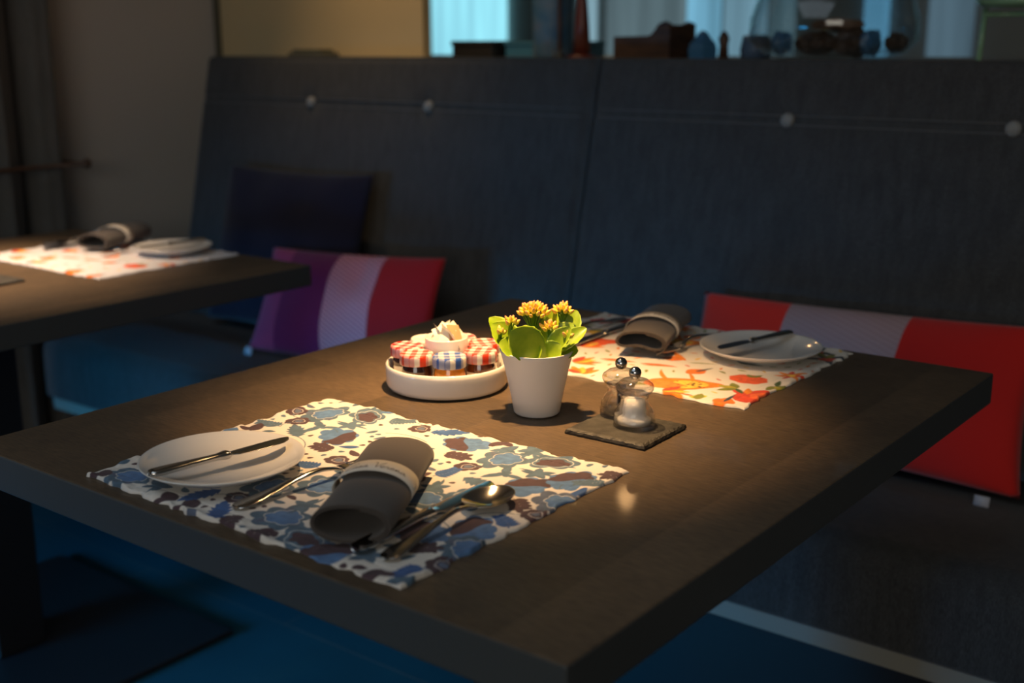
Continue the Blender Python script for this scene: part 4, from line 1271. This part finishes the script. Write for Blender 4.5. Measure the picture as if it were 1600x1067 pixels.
Lk(M_vase, ramp(M_vase, noise(M_vase, coords(M_vase), 26, 4), [(0.35, (0.03, 0.11, 0.20)), (0.6, (0.08, 0.15, 0.22)), (0.8, (0.14, 0.12, 0.17))]), bsdf(M_vase).inputs['Base Color'])
t = thing('ceramic_vase', 'tall mottled blue and mauve vase on the ledge', 'vase', (-1.392, 1.90, LZ))
lathe('vase_body', [(0, 0), (.045, 0), (.050, .01), (.0505, .10), (.053, .16), (.046, .20), (.03, .23), (.034, .25), (.028, .25), (.024, .23), (.03, .20), (0, .19)], M_vase, t, None, 40)
for k, (dx, dy) in enumerate(((0, 0), (.02, .012), (-.018, .008), (.004, -.016))):
    tube('twig', [(dx * .3, dy * .3, .20), (dx, dy, .26), (dx * 1.2, dy * 1.2, .34)], .003, M_darkwood, t, 6)
t = thing('table_lamp', 'tall red-brown cone lamp on the ledge above the seam of the bench', 'table lamp', (-1.290, 1.88, LZ))
M_cone = mat('red_brown_lacquer', (0.12, 0.025, 0.015), 0.35); M_mauve = mat('mauve_fabric', (0.2, 0.16, 0.22), 0.8)
lathe('foot', [(0, 0), (.036, 0), (.037, .004), (.014, .010), (.0, .012)], M_cone, t, None, 32)
lathe('stem', [(0, .01), (.021, .012), (.017, .08), (.010, .16), (.006, .24), (0, .24)], M_cone, t, None, 32)
lathe('lamp_shade', [(.036, .24), (.022, .36), (.020, .36), (.034, .24)], M_mauve, t, None, 32)
t = thing('candle_stick', 'thin dark stick standing between the mauve vase and the cone lamp', 'candle stick', (-1.343, 1.86, LZ))
lathe('base', [(0, 0), (.014, 0), (.013, .006), (.005, .012), (0, .012)], M_blackbox, t, None, 24)
lathe('shaft', [(0, .01), (.0045, .012), (.0050, .09), (.0040, .14), (.010, .15), (.010, .17), (0, .17)], M_darkwood, t, None, 24)
t = thing('glass_votive', 'tiny glittering glass on the ledge by the cone lamp', 'glass', (-1.262, 1.735, LZ))
lathe('votive_cup', [(0, 0), (.009, 0), (.012, .02), (.0105, .02), (.008, .003), (0, .003)], M_glass, t, None, 24)
# carved chest: low body with a rising curved end
def chest():
    t = thing('carved_wooden_chest', 'dark brown wooden chest with a scrolled end on the ledge', 'wooden chest', (-1.185, 1.86, LZ))
    prof = [(0, 0), (.152, 0), (.152, .078), (.138, .084), (.122, .078), (.110, .062), (.098, .052), (.0, .050)]
    for nm, y0, y1, m in (('side_board', 0, .012, M_darkwood), ('side_board', .108, .12, M_darkwood)):
        n = len(prof); vs = [(x, y0, z) for x, z in prof] + [(x, y1, z) for x, z in prof]
        fs = [tuple(range(n))[::-1], tuple(range(n, 2 * n))] + [(k, (k + 1) % n, n + (k + 1) % n, n + k) for k in range(n)]
        mesh(nm, vs, fs, m, t, None, False)
    box('chest_body', (.002, .012, 0), (.145, .108, .046), M_darkwood, t)
    box('end_board', (.142, .012, .046), (.152, .108, .076), M_darkwood, t)
chest()
M_blue_refl = mat('blue_glaze_and_reflection', (0.05, 0.16, 0.30), 0.3)  # blue also stands in for window reflections over the dark wood
t = thing('blue_ornament', 'pale blue peaked ornament on the ledge right of the wooden chest', 'ornament', (-0.985, 1.93, LZ))
lathe('ornament_body', [(0, 0), (.036, 0), (.038, .02), (.034, .034), (.022, .045), (.012, .058), (0, .064)], M_blue_refl, t, None, 6, False)
t = thing('brown_ornament', 'small dark brown figure beside the blue ornament', 'ornament', (-0.925, 1.92, LZ))
lathe('figure_body', [(0, 0), (.012, 0), (.010, .03), (.013, .045), (.007, .058), (0, .062)], M_darkwood, t, None, 20)
M_blue2 = mat('muted_blue_ceramic', (0.10, 0.16, 0.26), 0.4)
t = thing('ceramic_pot', 'muted blue pot on the ledge left of the big glass bowl', 'pot', (-0.880, 1.99, LZ))
lathe('pot_body', [(0, 0), (.034, 0), (.036, .02), (.030, .05), (.022, .052), (.026, .02), (0, .01)], M_blue2, t, None, 32)
# big glass bowl with dark dried wood
M_rust = mat('rusty_bark', (0.16, 0.06, 0.02), 0.8)
BOWL = (-0.662, 1.92)
t = thing('glass_bowl', 'large clear glass bowl on the ledge above the right backrest', 'glass bowl', (BOWL[0], BOWL[1], LZ))
lathe('bowl_glass', [(0, 0), (.10, 0), (.150, .012), (.180, .040), (.178, .085), (.160, .14), (.130, .19), (.118, .22), (.115, .22), (.127, .19), (.157, .14), (.175, .085), (.177, .042), (.148, .015), (0, .004)], M_glass, t, None, 64)
R = random.Random(3)
WL = ['dark bark piece lying in the glass bowl', ]
names = [('dark brown bark chunk left of centre in the glass bowl', -.045, .02, .0), ('dark driftwood chunk right of centre in the glass bowl', .045, .01, .3), ('rusty brown bark piece on top of the others in the glass bowl', .0, .02, -.2), ('dark wooden slab at the far right in the glass bowl', .135, .01, .5), ('added blue lump for a window reflection at the left in the glass bowl', -.120, .0, 0), ('added blue lump for a window reflection at the right in the glass bowl', .102, -.045, 0)]  # last two are blue lumps added in place of window reflections
for k, (lb, dx, dy, rz) in enumerate(names):
    bm = bmesh.new(); bmesh.ops.create_icosphere(bm, subdivisions=3, radius=1)
    sx, sy, sz = ((.045, .035, .024), (.048, .035, .028), (.060, .030, .013), (.022, .030, .020), (.024, .022, .024), (.022, .022, .026))[k]
    for v in bm.verts:
        nz = 1 + 0.22 * math.sin(v.co.x * 5 + k) * math.cos(v.co.y * 7) + R.uniform(-.07, .07)
        v.co = Vector((v.co.x * sx * nz, v.co.y * sy * nz, v.co.z * sz * nz))
    me = bpy.data.meshes.new('driftwood' if k < 4 else 'reflection_lump'); bm.to_mesh(me); bm.free()
    zz = LZ + (.034 if k != 2 else .072)
    o = link_mesh('driftwood' if k < 4 else 'reflection_lump', me, (M_rust if k == 2 else M_darkwood) if k < 4 else M_blue_refl, None, (BOWL[0] + dx, BOWL[1] + dy, zz), False)
    o.rotation_euler = (0, 0, rz)
    tag(o, lb, 'driftwood' if k < 4 else 'stone')
t = thing('glass_stand', 'pale green glass stand on the ledge at the upper right photo corner', 'glass stand', (-0.30, 1.90, LZ))
tube('upright', [(-.045, 0, 0), (-.040, 0, .10)], .0055, M_greenglass, t, 10); tube('upright', [(.10, 0, 0), (.095, 0, .10)], .0055, M_greenglass, t, 10)
tube('crossbar', [(-.045, 0, .088), (.10, 0, .088)], .005, M_greenglass, t, 10)
lathe('dish', [(0, .10), (.07, .102), (.085, .115), (.083, .115), (.068, .104), (0, .103)], M_greenglass, t, (.025, 0, 0), 32)

# ------------------------------------------------------------------ pendant lamps
def pendant(x, y, z, power, label, size=math.radians(96), shade_r=0.085, blend=1.0, color=(1.0, 0.66, 0.34), rad=0.016, aim=None):
    t = thing('pendant_lamp', label, 'pendant lamp', (x, y, z))
    lathe('lamp_shade', [(.030, .14), (.042, .13), (shade_r, 0), (shade_r - .003, 0), (.038, .125), (.028, .13)], M_black, t, None, 40)
    tube('cord', [(0, 0, .13), (0, 0, 2.7 - z)], .003, M_black, t, 8)
    b = lathe('bulb', [(0, .035), (.008, .038), (.013, .05), (.012, .065), (.008, .08), (.006, .10), (0, .10)], emit('bulb_glow', (1, .62, .3), 25), t, None, 20)
    l = bpy.data.lights.new('lamp_light', 'SPOT'); l.energy = power; l.color = color
    l.spot_size = size; l.spot_blend = blend; l.shadow_soft_size = rad
    o = bpy.data.objects.new('lamp_light', l); COL.objects.link(o); o.location = (x, y, z + 0.012)
    if aim: o.rotation_euler = (Vector(aim) - o.location).to_track_quat('-Z', 'Y').to_euler(); o.location.z = z - 0.06
    return t
pendant(-0.430, 0.465, 1.455, 68, 'black pendant lamp hanging over the near table', size=math.radians(63), color=(1.0, 0.585, 0.25))
pendant(-1.760, 0.520, 1.455, 54, 'black pendant lamp hanging over the left table', size=math.radians(70), color=(1.0, 0.68, 0.42))
t = thing('bulb_lamp', 'bare glowing bulb hanging on a cord in the room behind the bench', 'hanging lamp', (-1.592, 2.60, 1.80))
lathe('bulb', [(0, -.03), (.016, -.025), (.027, -.012), (.030, 0), (.026, .016), (.014, .032), (.012, .04), (0, .04)], emit('warm_bulb_glow', (1, .55, .22), 36), t, None, 24)
lathe('socket', [(0, .08), (.013, .08), (.014, .04), (0, .04)], M_black, t, None, 20)
tube('cord', [(0, 0, .08), (0, 0, .92)], .003, M_black, t, 8)
# ceiling spot washing the end of the cream wall
t = thing('ceiling_spot', 'small ceiling spot shining on the cream wall behind the bench', 'ceiling spot', (-1.78, 1.30, 2.62))
lathe('spot_housing', [(.04, .08), (.04, 0), (.036, 0), (.034, .03), (.0, .03)], M_black, t, None, 32)
l = bpy.data.lights.new('spot_light', 'SPOT'); l.energy = 46; l.color = (1, .66, .32); l.spot_size = math.radians(46); l.spot_blend = 1; l.shadow_soft_size = .02
o = bpy.data.objects.new('spot_light', l); COL.objects.link(o); o.location = (-1.78, 1.30, 2.60)
o.rotation_euler = (Vector((-1.72, 1.79, 1.35)) - Vector((-1.78, 1.30, 2.60))).to_track_quat('-Z', 'Y').to_euler()
